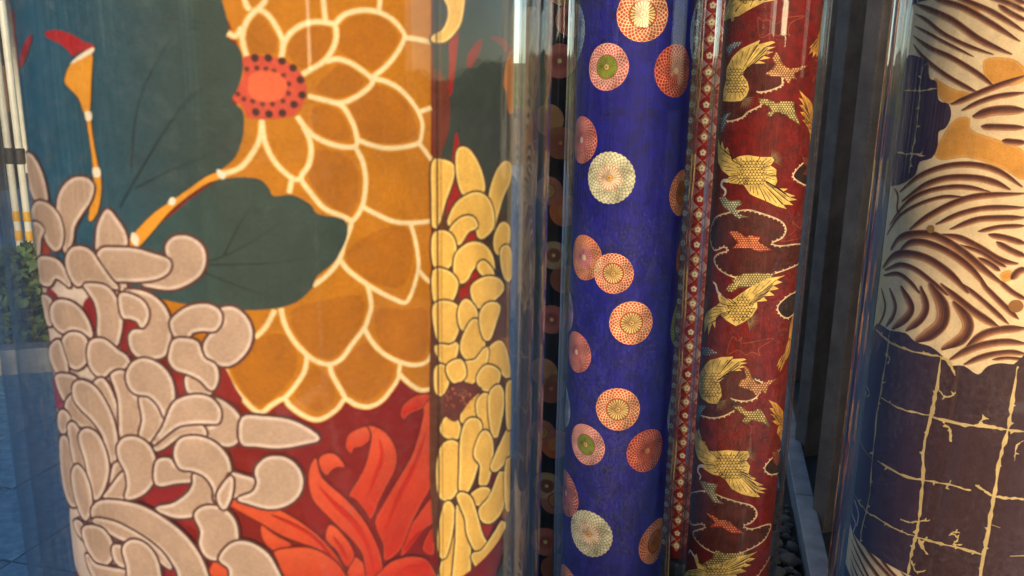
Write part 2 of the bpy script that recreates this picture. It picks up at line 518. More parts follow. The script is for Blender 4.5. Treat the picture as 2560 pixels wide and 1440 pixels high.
LAY = 0.00005
STEP = R_(2.5) * RF
def cut(poly, ax, val, keep_less):
    """part of a convex polygon on one side of a line"""
    out = []
    n = len(poly)
    for i in range(n):
        p, q = poly[i - 1], poly[i]
        dp, dq = p[ax] - val, q[ax] - val
        if not keep_less: dp, dq = -dp, -dq
        if (dp <= 0) != (dq <= 0):
            t = dp / (dp - dq)
            out.append((p[0] + (q[0] - p[0]) * t, p[1] + (q[1] - p[1]) * t))
        if dq <= 0: out.append(q)
    return out
def wrap(polys, zclip=None, radius=RF, STEP=STEP):
    """flat outlines (arc length, height) -> thin print lying on the round cloth"""
    vs2, nor, fs, cl = [], [], [], []
    def emit(p, off, col):
        o = len(vs2)
        r = radius + off
        for x, z in p:
            a = x / radius
            c, s_ = math.cos(a), math.sin(a)
            vs2.append((r * c, r * s_, z)); nor.append((c, s_, 0.0))
            cl.extend(col(x, z) if callable(col) else col)
        fs.append(tuple(range(o, o + len(p))))
    for pts, col, layer in polys:
        off = LAY * (layer + 1)
        q = []
        for p in pts:
            if not q or abs(p[0] - q[-1][0]) + abs(p[1] - q[-1][1]) > 1e-6: q.append(p)
        if len(q) < 3: continue
        tris = [(0, 1, 2)] if len(q) == 3 else tessellate_polygon([[Vector((p[0], p[1], 0)) for p in q]])
        xs = [p[0] for p in q]
        if len(q) <= 8 and max(xs) - min(xs) < STEP and not zclip and abs(area2(q)) > 1e-12:
            cx = True                                    # small convex pieces stay whole
            sg = 0
            for i in range(len(q)):
                a, b, c = q[i - 2], q[i - 1], q[i]
                cr = (b[0] - a[0]) * (c[1] - b[1]) - (b[1] - a[1]) * (c[0] - b[0])
                if sg == 0: sg = 1 if cr > 0 else -1
                if cr * sg < -1e-13: cx = False; break
            if cx:
                emit(q if area2(q) > 0 else q[::-1], off, col); continue
        for t in tris:
            a, b, c = (q[i] for i in t)
            ar = (b[0] - a[0]) * (c[1] - a[1]) - (b[1] - a[1]) * (c[0] - a[0])
            if abs(ar) < 1e-13: continue
            tri = [a, b, c] if ar > 0 else [a, c, b]
            if zclip:
                tri = cut(cut(tri, 1, zclip[0], False), 1, zclip[1], True)
                if len(tri) < 3: continue
            x0 = min(p[0] for p in tri); x1 = max(p[0] for p in tri)
            if x1 - x0 <= STEP: emit(tri, off, col); continue
            k = math.floor(x0 / STEP) + 1
            while k * STEP < x1 - 1e-9 and len(tri) > 2:
                lo = cut(tri, 0, k * STEP, True)
                if len(lo) > 2: emit(lo, off, col)
                tri = cut(tri, 0, k * STEP, False)
                k += 1
            if len(tri) > 2: emit(tri, off, col)
    me = bpy.data.meshes.new('print')
    me.from_pydata(vs2, [], fs)
    me.polygons.foreach_set('use_smooth', [True] * len(fs))
    at = me.color_attributes.new('dye', 'FLOAT_COLOR', 'CORNER')
    at.data.foreach_set('color', cl)
    if nor: me.normals_split_custom_set_from_vertices(nor)
    return me

def spline(p, closed, n):
    """Catmull-Rom through the points"""
    out = []
    N_ = len(p)
    if N_ < 3: return list(p)
    rng = range(N_) if closed else range(N_ - 1)
    for i in rng:
        if closed: a, b, c, d = p[i - 1], p[i], p[(i + 1) % N_], p[(i + 2) % N_]
        else: a, b, c, d = p[max(i - 1, 0)], p[i], p[i + 1], p[min(i + 2, N_ - 1)]
        for k in range(n):
            t = k / n; t2 = t * t; t3 = t2 * t
            out.append(tuple(0.5 * (2 * b[j] + (c[j] - a[j]) * t + (2 * a[j] - 5 * b[j] + 4 * c[j] - d[j]) * t2 + (3 * b[j] - a[j] - 3 * c[j] + d[j]) * t3) for j in (0, 1)))
    if not closed: out.append(p[-1])
    return out
def area2(p): return sum(p[i - 1][0] * p[i][1] - p[i][0] * p[i - 1][1] for i in range(len(p)))
def inset(p, d):
    """move a closed outline inwards"""
    sg = 1 if area2(p) > 0 else -1
    out = []
    n = len(p)
    for i in range(n):
        a, b = p[i - 1], p[(i + 1) % n]
        dx, dy = b[0] - a[0], b[1] - a[1]
        l = math.hypot(dx, dy) or 1
        out.append((p[i][0] - sg * dy / l * d, p[i][1] + sg * dx / l * d))
    return out
def inside(x, y, p):
    r = False
    for i in range(len(p)):
        (x1, y1), (x2, y2) = p[i - 1], p[i]
        if (y1 > y) != (y2 > y) and x < (x2 - x1) * (y - y1) / (y2 - y1) + x1: r = not r
    return r
TILE = {'A': (0, 0), 'B': (0, 720), 'C': (560, 0), 'D': (560, 720), 'E': (1240, 0), 'F': (1240, 720), 'G': (1680, 0), 'H': (1680, 720), 'I': (2100, 0), 'J': (2100, 720)}
def P(t, s):
    """'x,y x,y' read off a tile of the photograph (twice enlarged) -> photograph pixels"""
    ox, oy = TILE[t]
    return [(ox + float(a.split(',')[0]) / 2, oy + float(a.split(',')[1]) / 2) for a in s.split()]

# ================================================================== pillar with large flowers (nearest, left)
p1 = Pillar(-15.508, 0.3246, 'largest blurred pillar with yellow flower, white chrysanthemum and orange lily cloth')
p1.step = R_(0.9) * RF
RED = rgb(114, 9, 7); DRED = rgb(120, 16, 20)
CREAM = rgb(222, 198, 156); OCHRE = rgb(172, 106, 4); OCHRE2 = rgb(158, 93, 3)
PET = rgb(170, 142, 126); PETL = rgb(206, 186, 178); PLINE = rgb(84, 46, 42)
p1.core(RED)
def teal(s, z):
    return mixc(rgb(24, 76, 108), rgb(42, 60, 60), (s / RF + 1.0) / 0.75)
dk = rgb(20, 28, 30)
# red rim, blue and green leaves at the top left
p1.fill('leaf', P('A', '70,-90 1090,-90 1110,0 1130,70 1145,140 1150,200 1190,230 1210,280 1215,340 1195,430 1160,500 1190,530 1215,560 1220,620 1213,690 1180,780 1130,830 1060,880 950,950 850,1010 770,1080 690,1160 640,1250 560,1420 380,1440 250,1300 180,1040 145,790 120,600 100,420 95,330 85,200 72,60'), teal, 2, n=3)
# yellow flower
yf = 'yellow_flower'
p1.fill(yf, [(520, -45)] + [(800, -45), (1077, -45), (1077, 480)] + P('D', '1034,500 960,495 880,440 850,490 790,560 725,595 660,585 605,560 560,610 475,660 400,640 330,590 300,555 240,585 180,625 110,570 40,480 5,400') + [(540, 880), (470, 860), (410, 800), (400, 750), (560, 700), (540, 440), (600, 330), (590, 240), (600, 130), (575, 60)], OCHRE, 0, smooth=False)
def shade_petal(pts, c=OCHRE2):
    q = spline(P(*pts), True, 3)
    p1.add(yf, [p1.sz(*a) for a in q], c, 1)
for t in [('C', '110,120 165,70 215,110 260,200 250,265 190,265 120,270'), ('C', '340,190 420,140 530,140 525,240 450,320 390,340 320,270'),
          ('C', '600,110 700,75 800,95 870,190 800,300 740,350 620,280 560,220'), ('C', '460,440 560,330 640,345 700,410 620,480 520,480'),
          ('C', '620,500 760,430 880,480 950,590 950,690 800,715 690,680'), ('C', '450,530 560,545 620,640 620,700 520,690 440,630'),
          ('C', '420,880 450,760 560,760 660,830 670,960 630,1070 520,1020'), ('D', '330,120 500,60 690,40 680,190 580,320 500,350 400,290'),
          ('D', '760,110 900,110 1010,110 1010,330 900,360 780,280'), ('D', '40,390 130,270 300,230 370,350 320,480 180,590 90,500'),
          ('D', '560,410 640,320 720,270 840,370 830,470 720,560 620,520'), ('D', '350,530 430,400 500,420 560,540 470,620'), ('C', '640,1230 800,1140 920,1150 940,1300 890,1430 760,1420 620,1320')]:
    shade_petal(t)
# soft amber heart of each petal is left to the dye noise; the resist lines are cream
for t in ['C 165,45 115,105 92,190 115,285', 'C 165,45 215,70 265,140 295,215 285,295', 'C 20,165 60,180 90,135', 'C 130,50 110,20 92,-60', 'C 170,45 205,5 215,-60',
          'C 290,245 320,180 380,130 450,110 520,115 555,130 560,190 540,250 500,305 440,345 390,372', 'C 492,-60 500,40 508,112',
          'C 555,120 600,75 680,52 760,58 830,90 880,140 900,190 860,270 800,340 735,390', 'C 782,-60 778,10 772,55', 'C 900,188 960,195 1034,212',
          'C 510,310 560,295 620,310 680,345 740,400 720,440 650,490 580,515 500,500 420,480', 'C 745,395 800,405 870,440 930,500 970,560 990,620 985,680 970,715 900,735 800,740 720,720 665,698',
          'C 975,560 1034,538', 'C 970,715 1000,750 1034,800', 'C 520,505 590,530 630,590 655,650 662,725 600,735 520,715 450,680 400,630 365,580',
          'C 655,735 690,800 705,870 705,950 690,1030 645,1100 590,1080 500,1040 430,960 385,890 420,830 435,760 425,690 395,630', 'C 190,600 200,690 230,770 280,840 350,895 385,890',
          'C 190,600 180,690 140,770 80,840 -15,872', 'C 340,895 325,965', 'C 695,1035 760,1070 840,1105 930,1115 1034,1105', 'C 930,1115 950,1180 965,1260 970,1340 945,1440 910,1510 860,1500 760,1450 690,1405 620,1350 580,1300',
          'C 640,1095 630,1140 600,1220 575,1300 520,1370 445,1430', 'C 970,1350 1000,1385 1034,1415',
          'D 715,-20 735,80 720,150 700,200 640,280 590,350 530,380 460,365 400,320 340,250 300,170 285,100', 'D 700,200 740,270 800,330 880,370 950,385 1010,370 1034,330',
          'D 530,380 540,430 590,520 608,555', 'D 415,340 400,420 340,510 298,553', 'D 880,370 872,435', 'D 1034,502 985,510 930,480 878,432', 'D 878,432 850,485 790,560 725,592 660,583 605,555 560,608 475,657 400,637 330,588 300,552 240,583 180,622 110,568 40,478 5,400',
          'D 255,110 205,200 155,245']:
    k, s = t.split(' ', 1)
    pp = P(k, s)
    p1.stroke(yf, pp, 16.5, rgb(196, 138, 44), 2)
    p1.stroke(yf, pp, 10.5, CREAM, 3)
# its coral heart
cc = spline(P('C', '95,290 150,275 220,280 300,300 370,350 410,420 405,490 370,560 300,590 220,595 130,590 105,560 90,530 45,495 60,460 90,400 100,350'), True, 3)
p1.add(yf, [p1.sz(*a) for a in cc], rgb(184, 68, 50), 4)
p1.fill(yf, P('C', '120,430 140,370 215,350 290,380 315,430 290,490 215,510 140,490'), rgb(204, 92, 58), 5)
for x, y in [(155, 290), (222, 290), (290, 305), (345, 340), (382, 400), (390, 475), (350, 522), (292, 565), (225, 570), (160, 560)]:
    p1.disc(yf, 560 + x / 2, y / 2, 9, rgb(60, 26, 26), 5)
for x, y in [(115, 345), (165, 340), (210, 345), (250, 355), (297, 378), (325, 420), (322, 467), (295, 505), (243, 520), (193, 520), (145, 505), (100, 495), (70, 470)]:
    p1.disc(yf, 560 + x / 2, y / 2, 6, rgb(90, 34, 30), 5)
# re-cover the flower's left rim with the leaf's lobes and draw the lower leaf
lf = 'lower_leaf'
leafpx = [(340, 606), (420, 545), (480, 495), (545, 452), (600, 443), (650, 448), (672, 470), (685, 490), (730, 487), (775, 510), (795, 535), (858, 548), (868, 585), (850, 630), (830, 660), (792, 690), (778, 722), (740, 755), (690, 770), (620, 775), (560, 770), (480, 762), (400, 745), (330, 715), (260, 690), (200, 660), (250, 610)]
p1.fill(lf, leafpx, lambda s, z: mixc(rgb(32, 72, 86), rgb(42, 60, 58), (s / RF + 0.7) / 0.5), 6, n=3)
for q in ([(500, 658), (560, 640), (640, 598), (720, 545)], [(470, 662), (600, 660), (700, 655), (800, 636)], [(490, 670), (560, 700), (640, 730), (700, 745)], [(560, 640), (600, 560), (640, 500)]):
    p1.stroke(lf, q, 4, dk, 7, taper=lambda t: 1.1 - t)
for q in ([(300, 520), (380, 380), (470, 250), (560, 190)], [(340, 470), (440, 420), (540, 380)], [(330, 420), (350, 250), (430, 90)]):
    p1.stroke('leaf', q, 4, rgb(20, 40, 48), 7, taper=lambda t: 1.1 - t)
# stems and buds
st = 'stem'
BR = rgb(60, 40, 18)
def stem_shape(pts, c=rgb(206, 138, 40)):
    q = spline(pts, True, 3)
    p1.add(st, [p1.sz(*a) for a in inset(q, -2.5)], BR, 7)
    p1.add(st, [p1.sz(*a) for a in q], c, 8)
stem_shape(P('A', '1100,862 1040,880 940,950 870,1000 780,1060 690,1150 645,1210 650,1248 695,1235 760,1165 850,1058 950,975 1040,915 1105,892'))
stem_shape(P('A', '355,330 400,300 465,262 462,400 455,560 430,572 400,490 335,420 335,380'))
stem_shape(P('A', '437,572 456,575 470,690 490,800 508,880 512,950 497,1050 465,1102 450,1085 472,960 476,880 462,740'))
for t in ('A 1090,845 1130,870 1120,895 1092,880', 'A 862,985 885,1000 870,1025 845,1015', 'A 668,1160 700,1190 690,1232 662,1200', 'A 432,560 462,560 465,598 440,602', 'A 472,840 504,840 508,882 476,882', 'A 358,322 400,280 470,238 472,262 405,300'):
    k, s = t.split(' ', 1)
    p1.fill(st, P(k, s), rgb(222, 208, 190), 9)
p1.fill(st, P('A', '236,158 300,152 370,175 430,210 478,228 470,245 420,255 370,280 345,250 300,215 245,190'), rgb(150, 24, 34), 8)
p1.fill(st, P('A', '104,335 112,270 135,205 168,170 160,215 140,280 118,330'), rgb(140, 22, 40), 8)
# white chrysanthemum
wc = 'white_chrysanthemum'
def petal(key, pts, base, pale, line, lw, lay=12, n=4):
    global pcount
    lay = lay + pcount * 0.45                      # every petal lies over the ones drawn before it
    pcount += 1
    q = inset(spline(pts, True, n), -4.5)
    p1.ribbon(key, [p1.sz(*a) for a in q], lw / p1.ppm, line, lay, closed=True)
    p1.add(key, [p1.sz(*a) for a in inset(q, lw * 0.32)], pale, lay + 0.12)
    p1.add(key, [p1.sz(*a) for a in inset(q, 7)], mixc(pale, base, 0.5), lay + 0.22)
    p1.add(key, [p1.sz(*a) for a in inset(q, 11)], base, lay + 0.32)
pcount = 0
p1.fill(wc, P('B', '190,-120 215,0 260,300 290,620 320,800 360,1100 400,1460 520,1460 455,1250 420,1060 400,800 350,560 330,420 290,300 268,90'), PETL, 4)
p1.fill(wc, P('B', '200,-150 330,-100 450,-100 600,-60 640,20 620,200 650,330 700,520 860,640 800,800 620,900 640,1060 900,1200 1040,1400 1060,1490 420,1490 350,900 275,300'), PETL, 5)
for t in ('430,60 470,40 492,100 502,190 482,222 450,150 420,110', '630,150 690,160 722,200 680,210 660,240 670,300 640,330 600,285 622,200', '870,400 940,430 950,480 900,530 880,500 870,440', '780,780 870,740 930,750 890,800 880,830 800,850', '710,1040 760,990 800,970 970,958 940,1010 880,1070 790,1092', '1100,390 1130,400 1180,500 1215,560 1150,560 1060,530 1090,470', '900,1150 970,1120 1000,1150 1010,1230 960,1190', '820,1360 860,1370 900,1400 930,1490 820,1490', '240,0 270,10 300,50 270,90 245,70', '660,640 690,560 700,640'):
    p1.fill(wc, P('B', t), rgb(128, 20, 24), 7)
p1.fill(wc, P('A', '228,1165 250,1210 252,1285 212,1285 214,1200'), rgb(150, 40, 14), 7)
p1.fill(wc, P('B', '258,455 300,470 340,540 358,585 320,612 290,600 275,540'), rgb(128, 46, 76), 7)
for k in range(26):
    a = random.uniform(0, 6.28); r = random.random() ** .5
    p1.disc(wc, 153 + 14 * r * math.cos(a), 988 + 32 * r * math.sin(a), 2.2, rgb(190, 130, 150), 8, 6)
for t in ['A 145,770 180,790 220,870 245,980 235,1005 190,1000 160,930 140,840', 'A 475,930 440,893 380,893 330,935 303,1000 303,1080 325,1150 330,1230 345,1262 370,1200 380,1130 420,1060 460,1000',
          'A 545,1050 590,1095 630,1160 638,1225 570,1245 500,1250 495,1190 505,1120', 'A 850,1290 840,1230 880,1185 950,1185 1010,1225 1030,1290 1010,1360 950,1410 870,1440 790,1435 720,1415 800,1385 850,1350 858,1310',
          'A 500,1290 520,1245 580,1240 680,1245 770,1270 850,1300 850,1350 800,1385 720,1400 640,1400 580,1395 540,1350', 'A 175,1050 200,1010 250,1020 300,1070 325,1150 320,1220 290,1250 250,1210 230,1150 200,1110 175,1110',
          'A 165,1130 200,1115 230,1150 215,1190 210,1260 200,1330 180,1250', 'A 205,1300 250,1285 310,1310 350,1380 362,1430 330,1405 290,1385 260,1425 210,1400',
          'A 345,1300 370,1245 420,1235 470,1260 510,1320 560,1390 600,1440 520,1415 450,1405 400,1425 360,1370',
          'B 440,-20 540,-10 595,60 618,150 610,230 590,285 545,255 505,235 505,150 490,70 455,15', 'B 225,40 262,50 275,90 275,170 255,180 240,120', 'B 345,215 360,190 410,180 460,210 472,248 420,225 370,215',
          'B 275,90 310,60 370,70 420,110 460,180 470,240 430,215 370,200 340,220 300,200 275,150', 'B 330,260 360,225 410,225 445,255 450,320 440,370 400,400 360,380 335,330',
          'B 270,290 310,260 330,320 350,380 350,420 320,440 290,400 270,350', 'B 455,310 475,260 530,255 580,290 600,310 640,335 655,370 620,400 570,405 535,435 500,430 465,385',
          'B 640,10 720,15 790,50 840,110 860,190 855,270 830,330 780,345 710,340 670,300 660,240 680,210 720,205 750,160 750,105 720,55 680,30', 'B 615,30 660,30 720,60 750,110 745,160 720,190 700,160 660,145 630,140 615,90',
          'B 1105,105 1170,95 1230,140 1260,210 1250,280 1210,340 1150,380 1090,370 1040,330 1030,280 1060,230 1110,190 1125,150', 'B 865,170 900,125 960,90 1040,80 1100,110 1110,160 1080,205 1020,205 970,215 940,250 890,240',
          'B 940,440 990,440 1050,490 1060,520 1000,520 950,510', 'B 860,320 880,260 930,250 990,265 1010,310 1030,350 1080,380 1095,430 1085,480 1060,500 1010,450 950,420 890,400 860,360',
          'B 300,440 350,430 400,450 385,500 350,560 320,520', 'B 490,470 530,450 570,510 600,600 605,680 580,620 540,550 510,510', 'B 575,430 620,410 660,440 670,510 710,560 720,640 710,720 650,740 620,730 615,640 610,550 590,480',
          'B 715,540 770,560 815,620 820,680 790,730 750,760 715,730 730,650', 'B 650,430 680,370 740,350 810,380 860,440 880,520 870,590 840,640 810,580 760,530 700,520 665,490',
          'B 355,560 385,530 400,580 460,640 510,700 525,740 480,700 420,680 370,640 350,600', 'B 390,480 430,460 490,490 540,560 580,650 600,750 595,840 580,870 555,800 530,720 480,650 420,590 390,540',
          'B 1055,540 1120,560 1190,620 1215,690 1200,750 1150,780 1080,760 1035,720 1030,690 1075,685 1110,650 1110,590 1080,555', 'B 800,745 880,700 980,675 1025,690 1035,730 980,725 900,740 830,790 790,800', 'B 870,590 910,550 990,530 1060,545 1105,600 1100,660 1060,665 980,665 900,680 820,740 780,770 830,690',
          'B 320,620 345,610 370,650 355,700 335,720 315,680', 'B 325,760 350,740 380,800 390,880 390,940 390,1010 410,1070 380,1080 350,1020 330,900', 'B 365,690 390,670 420,720 440,830 460,940 420,890 400,880 380,790',
          'B 420,740 450,700 500,720 540,790 560,880 550,960 520,1030 490,1040 470,950 450,850', 'B 385,920 410,880 450,930 475,1020 475,1100 450,1150 420,1100 395,1010', 'B 575,960 590,880 620,870 640,910 600,960 570,985', 'B 560,1010 640,910 655,980 640,1040 590,1045 545,1035',
          'B 610,790 640,745 700,740 760,780 790,850 790,930 760,990 710,1030 650,1040 660,980 650,910 620,850', 'B 800,860 860,845 890,880 960,910 985,950 900,960 800,970', 'B 985,920 1040,940 1080,1000 1075,1060 1020,1100 960,1130 880,1130 800,1090 880,1070 950,1020 980,970',
          'B 890,800 920,745 1000,735 1080,765 1140,830 1160,910 1145,980 1110,1040 1085,1050 1080,990 1040,930 980,900 920,890 895,850', 'B 485,1100 520,1060 600,1055 720,1080 830,1140 930,1220 1000,1310 1040,1400 1055,1490 930,1490 900,1390 820,1290 720,1220 600,1160 500,1140',
          'B 490,1150 590,1160 700,1215 780,1270 840,1330 870,1390 800,1340 740,1290 680,1260 600,1230', 'B 400,1160 430,1165 475,1240 460,1255 420,1220', 'B 440,1200 480,1180 540,1200 580,1260 585,1330 550,1370 500,1350 460,1280', 'B 590,1280 640,1285 650,1320 645,1380 600,1350', 'B 460,1320 500,1370 580,1390 660,1410 680,1490 540,1490 480,1400', 'B 640,1290 680,1250 740,1265 790,1320 815,1400 810,1490 680,1490 660,1380',
          'B 990,1120 1040,1080 1120,1090 1180,1150 1195,1240 1170,1310 1110,1340 1050,1330 1015,1270 1020,1200', 'D -10,1340 40,1270 110,1255 190,1290 250,1360 285,1490 60,1490 40,1390',
          'D 100,640 200,635 320,650 410,690 470,742 400,765 280,785 170,775 95,760', 'D 40,920 110,930 160,950 160,990 100,1025 20,1020', 'D 45,930 45,1020 10,1090 -20,1020', 'D 180,870 230,835 310,840 370,890 390,960 365,1030 300,1075 220,1085 130,1060 80,1040 150,1010 175,960 165,910']:
    k, s = t.split(' ', 1)
    petal(wc, P(k, s), PET, PETL, PLINE, 8.5)
# orange lily
ol = 'orange_lily'
def lily(t, lay):
    pts = P('D', t)
    q = spline(pts, True, 4)
    ys = [a[1] for a in q]; y0, y1 = min(ys), max(ys)
    z1, z0 = p1.sz(900, y0)[1], p1.sz(900, min(y1, 1460))[1]
    f = lambda s, z, z0=z0, z1=z1: mixc(rgb(172, 32, 6), rgb(192, 74, 40), (z - z0) / (z1 - z0 + 1e-6))
    p1.add(ol, [p1.sz(*a) for a in q], rgb(190, 72, 40), lay)
    p1.add(ol, [p1.sz(*a) for a in inset(q, 3.5)], f, lay + 1)
    p1.ribbon(ol, [p1.sz(*a) for a in q], 4.6 / p1.ppm, rgb(100, 22, 12), lay + 2, closed=True)
for i, t in enumerate(['1045,1200 1045,1330 990,1310 1010,1240', '1045,1040 1045,1160 990,1210 930,1290 880,1340 900,1240 960,1140', '1040,520 1042,700 1040,950 980,1080 930,1180 880,1300 800,1360 790,1280 750,1170 790,1080 860,960 930,840 970,720 990,620 985,570', '1035,530 960,530 900,570 875,620 890,655 925,625 975,605 1000,570',
          '715,680 780,700 830,750 858,820 850,900 810,980 770,1060 730,1150 700,1110 650,1050 620,1030 660,960 700,880 720,800 730,730', '720,690 670,700 620,730 605,790 635,830 650,800 690,790 725,760 730,720',
          '190,1180 260,1230 340,1280 260,1310 210,1280 185,1230', '-10,1040 60,1050 150,1090 240,1090 330,1130 420,1190 490,1250 560,1330 615,1430 570,1400 480,1310 380,1270 280,1230 180,1170 90,1120 -10,1062', '520,1180 560,1190 620,1260 650,1330 610,1390 560,1310 505,1250',
          '250,1310 330,1290 430,1290 520,1330 590,1400 610,1500 290,1500 275,1380', '390,1380 430,1340 500,1350 560,1400 580,1500 480,1500 440,1400 400,1420', '620,1400 650,1340 700,1380 720,1500 600,1500',
          '460,840 425,890 420,970 440,1050 490,1110 570,1190 640,1260 690,1340 720,1500 795,1500 780,1340 740,1230 680,1130 600,1040 520,970 480,920', '470,850 500,820 550,820 590,860 600,890 560,890 530,910 510,930 480,900', '730,1500 800,1380 880,1340 960,1335 1020,1370 1040,1500', '-50,1360 10,1350 80,1390 130,1500 -70,1500']):
    lily(t, 4 + (i % 5) * 3 if i < 12 else 18 + (i - 12) * 3)
for t, wd in (('470,980 540,1060 640,1160 710,1280 745,1420', 13), ('765,740 780,830 750,930 700,1050', 11), ('1000,700 940,880 860,1040 800,1200', 13), ('230,1120 340,1170 450,1240 540,1340', 8), ('540,1230 580,1290 610,1350', 8), ('980,1200 930,1260 890,1320', 8), ('350,1340 430,1380', 8), ('840,1440 900,1390 970,1380', 9)):
    p1.stroke(ol, P('D', t), wd, rgb(170, 28, 6), 32, taper=lambda u: math.sin(math.pi * min(1, max(0, u))) + 0.05)
# the second width of cloth, past the seam
sm = 'second_cloth_width'
DKG = rgb(46, 54, 50)
p1.fill(sm, [(1076, -45), (1300, -45), (1300, 1490), (1085, 1490), (1081, 720)], RED, 20, smooth=False)
p1.fill(sm, [(1076, -45), (1300, -45), (1300, 720), (1230, 690), (1180, 560), (1100, 545), (1079, 560)], DKG, 21, smooth=False)
p1.fill(sm, P('C', '1036,1120 1110,1080 1160,1000 1300,960 1400,1100 1425,1440 1420,2400 1300,2350 1270,2700 1036,2700'), rgb(88, 44, 20), 21)
for t in ('1180,1190 1220,1140 1250,1180 1200,1260 1150,1330 1160,1250', '1210,1400 1250,1350 1290,1400 1230,1440 1190,1440', '1165,1450 1200,1440 1215,1480 1180,1530', '1270,2600 1310,2570 1330,2600 1310,2680 1280,2670'):
    p1.fill(sm, P('C', t), rgb(150, 18, 12), 22)
p1.fill(sm, P('C', '1032,370 1080,380 1112,450 1112,640 1070,770 1034,800'), rgb(104, 40, 22), 22)
p1.fill(sm, P('C', '1175,-60 1165,100 1135,400 1120,480 1108,450 1113,300 1113,170 1150,110 1160,-60'), rgb(142, 22, 16), 23)
p1.fill(sm, P('C', '1145,660 1165,750 1150,830 1175,950 1120,1110 1098,1050 1120,850'), rgb(150, 20, 14), 23)
p1.fill(sm, P('C', '1200,330 1205,270 1250,210 1275,200 1265,250 1245,300 1220,338'), rgb(120, 20, 18), 23)
p1.fill(sm, P('C', '1310,185 1370,188 1410,230 1428,285 1400,275 1370,225'), rgb(120, 20, 18), 23)
p1.fill(sm, P('C', '1400,290 1428,270 1432,540 1405,560 1395,470 1380,410'), rgb(190, 110, 40), 23)
p1.fill(sm, P('D', '1355,250 1440,240 1440,1490 1360,1490 1380,1000 1400,600'), rgb(150, 84, 40), 22, smooth=False)
scount = 0
WARM_PET = rgb(226, 176, 82); WARM_PETL = rgb(238, 204, 122)  # white petals repeated; the warm light from the right is put into the yellow
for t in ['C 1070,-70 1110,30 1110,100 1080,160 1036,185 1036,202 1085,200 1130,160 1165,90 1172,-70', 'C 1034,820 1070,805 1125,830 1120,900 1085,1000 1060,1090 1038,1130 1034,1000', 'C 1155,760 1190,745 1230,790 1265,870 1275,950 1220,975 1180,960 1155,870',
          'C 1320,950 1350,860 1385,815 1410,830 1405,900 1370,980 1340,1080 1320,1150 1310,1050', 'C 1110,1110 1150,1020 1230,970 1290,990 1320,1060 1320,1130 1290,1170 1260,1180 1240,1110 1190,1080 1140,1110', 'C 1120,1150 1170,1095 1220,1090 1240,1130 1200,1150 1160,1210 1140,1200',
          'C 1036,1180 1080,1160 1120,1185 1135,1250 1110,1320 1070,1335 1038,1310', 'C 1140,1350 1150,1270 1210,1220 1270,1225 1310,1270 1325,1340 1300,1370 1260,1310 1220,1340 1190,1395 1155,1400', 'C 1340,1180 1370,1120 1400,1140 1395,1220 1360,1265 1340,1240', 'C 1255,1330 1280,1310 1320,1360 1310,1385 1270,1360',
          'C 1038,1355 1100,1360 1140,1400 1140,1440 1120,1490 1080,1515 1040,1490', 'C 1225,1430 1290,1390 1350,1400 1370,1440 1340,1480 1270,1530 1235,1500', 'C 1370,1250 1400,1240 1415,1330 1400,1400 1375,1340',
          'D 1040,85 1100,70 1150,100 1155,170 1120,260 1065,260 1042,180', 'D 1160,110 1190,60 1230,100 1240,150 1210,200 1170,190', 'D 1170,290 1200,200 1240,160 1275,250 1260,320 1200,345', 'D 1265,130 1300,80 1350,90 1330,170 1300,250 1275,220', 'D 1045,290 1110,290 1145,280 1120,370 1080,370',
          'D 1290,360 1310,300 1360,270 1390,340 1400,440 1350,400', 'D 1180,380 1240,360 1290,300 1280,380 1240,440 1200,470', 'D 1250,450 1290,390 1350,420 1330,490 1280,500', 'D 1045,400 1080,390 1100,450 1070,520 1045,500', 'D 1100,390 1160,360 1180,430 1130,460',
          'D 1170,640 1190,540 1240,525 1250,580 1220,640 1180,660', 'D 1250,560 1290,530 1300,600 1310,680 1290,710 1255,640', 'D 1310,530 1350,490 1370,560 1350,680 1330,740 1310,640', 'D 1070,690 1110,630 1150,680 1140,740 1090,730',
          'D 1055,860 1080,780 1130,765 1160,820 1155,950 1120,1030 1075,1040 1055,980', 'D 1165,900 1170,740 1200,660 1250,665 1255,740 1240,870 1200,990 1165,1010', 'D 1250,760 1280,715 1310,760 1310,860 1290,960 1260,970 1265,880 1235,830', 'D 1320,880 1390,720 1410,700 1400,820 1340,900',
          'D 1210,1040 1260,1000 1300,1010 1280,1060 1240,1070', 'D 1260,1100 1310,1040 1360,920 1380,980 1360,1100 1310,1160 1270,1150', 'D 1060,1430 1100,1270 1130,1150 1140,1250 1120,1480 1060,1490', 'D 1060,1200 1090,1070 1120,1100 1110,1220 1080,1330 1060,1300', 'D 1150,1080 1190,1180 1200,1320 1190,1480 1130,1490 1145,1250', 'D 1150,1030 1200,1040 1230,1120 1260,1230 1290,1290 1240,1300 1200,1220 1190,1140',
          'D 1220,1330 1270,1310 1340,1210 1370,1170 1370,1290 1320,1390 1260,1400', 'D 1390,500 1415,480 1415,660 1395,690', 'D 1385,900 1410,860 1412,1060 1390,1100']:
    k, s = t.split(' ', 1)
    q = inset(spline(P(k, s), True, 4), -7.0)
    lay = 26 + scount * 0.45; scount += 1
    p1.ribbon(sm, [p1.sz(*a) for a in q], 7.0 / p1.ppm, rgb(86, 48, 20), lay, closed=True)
    p1.add(sm, [p1.sz(*a) for a in inset(q, 2.2)], WARM_PETL, lay + .12); p1.add(sm, [p1.sz(*a) for a in inset(q, 7)], WARM_PET, lay + .25)
p1.fill(sm, P('D', '1060,570 1090,500 1150,460 1220,475 1262,500 1200,560 1160,620 1130,660 1080,630'), rgb(92, 36, 24), 48)
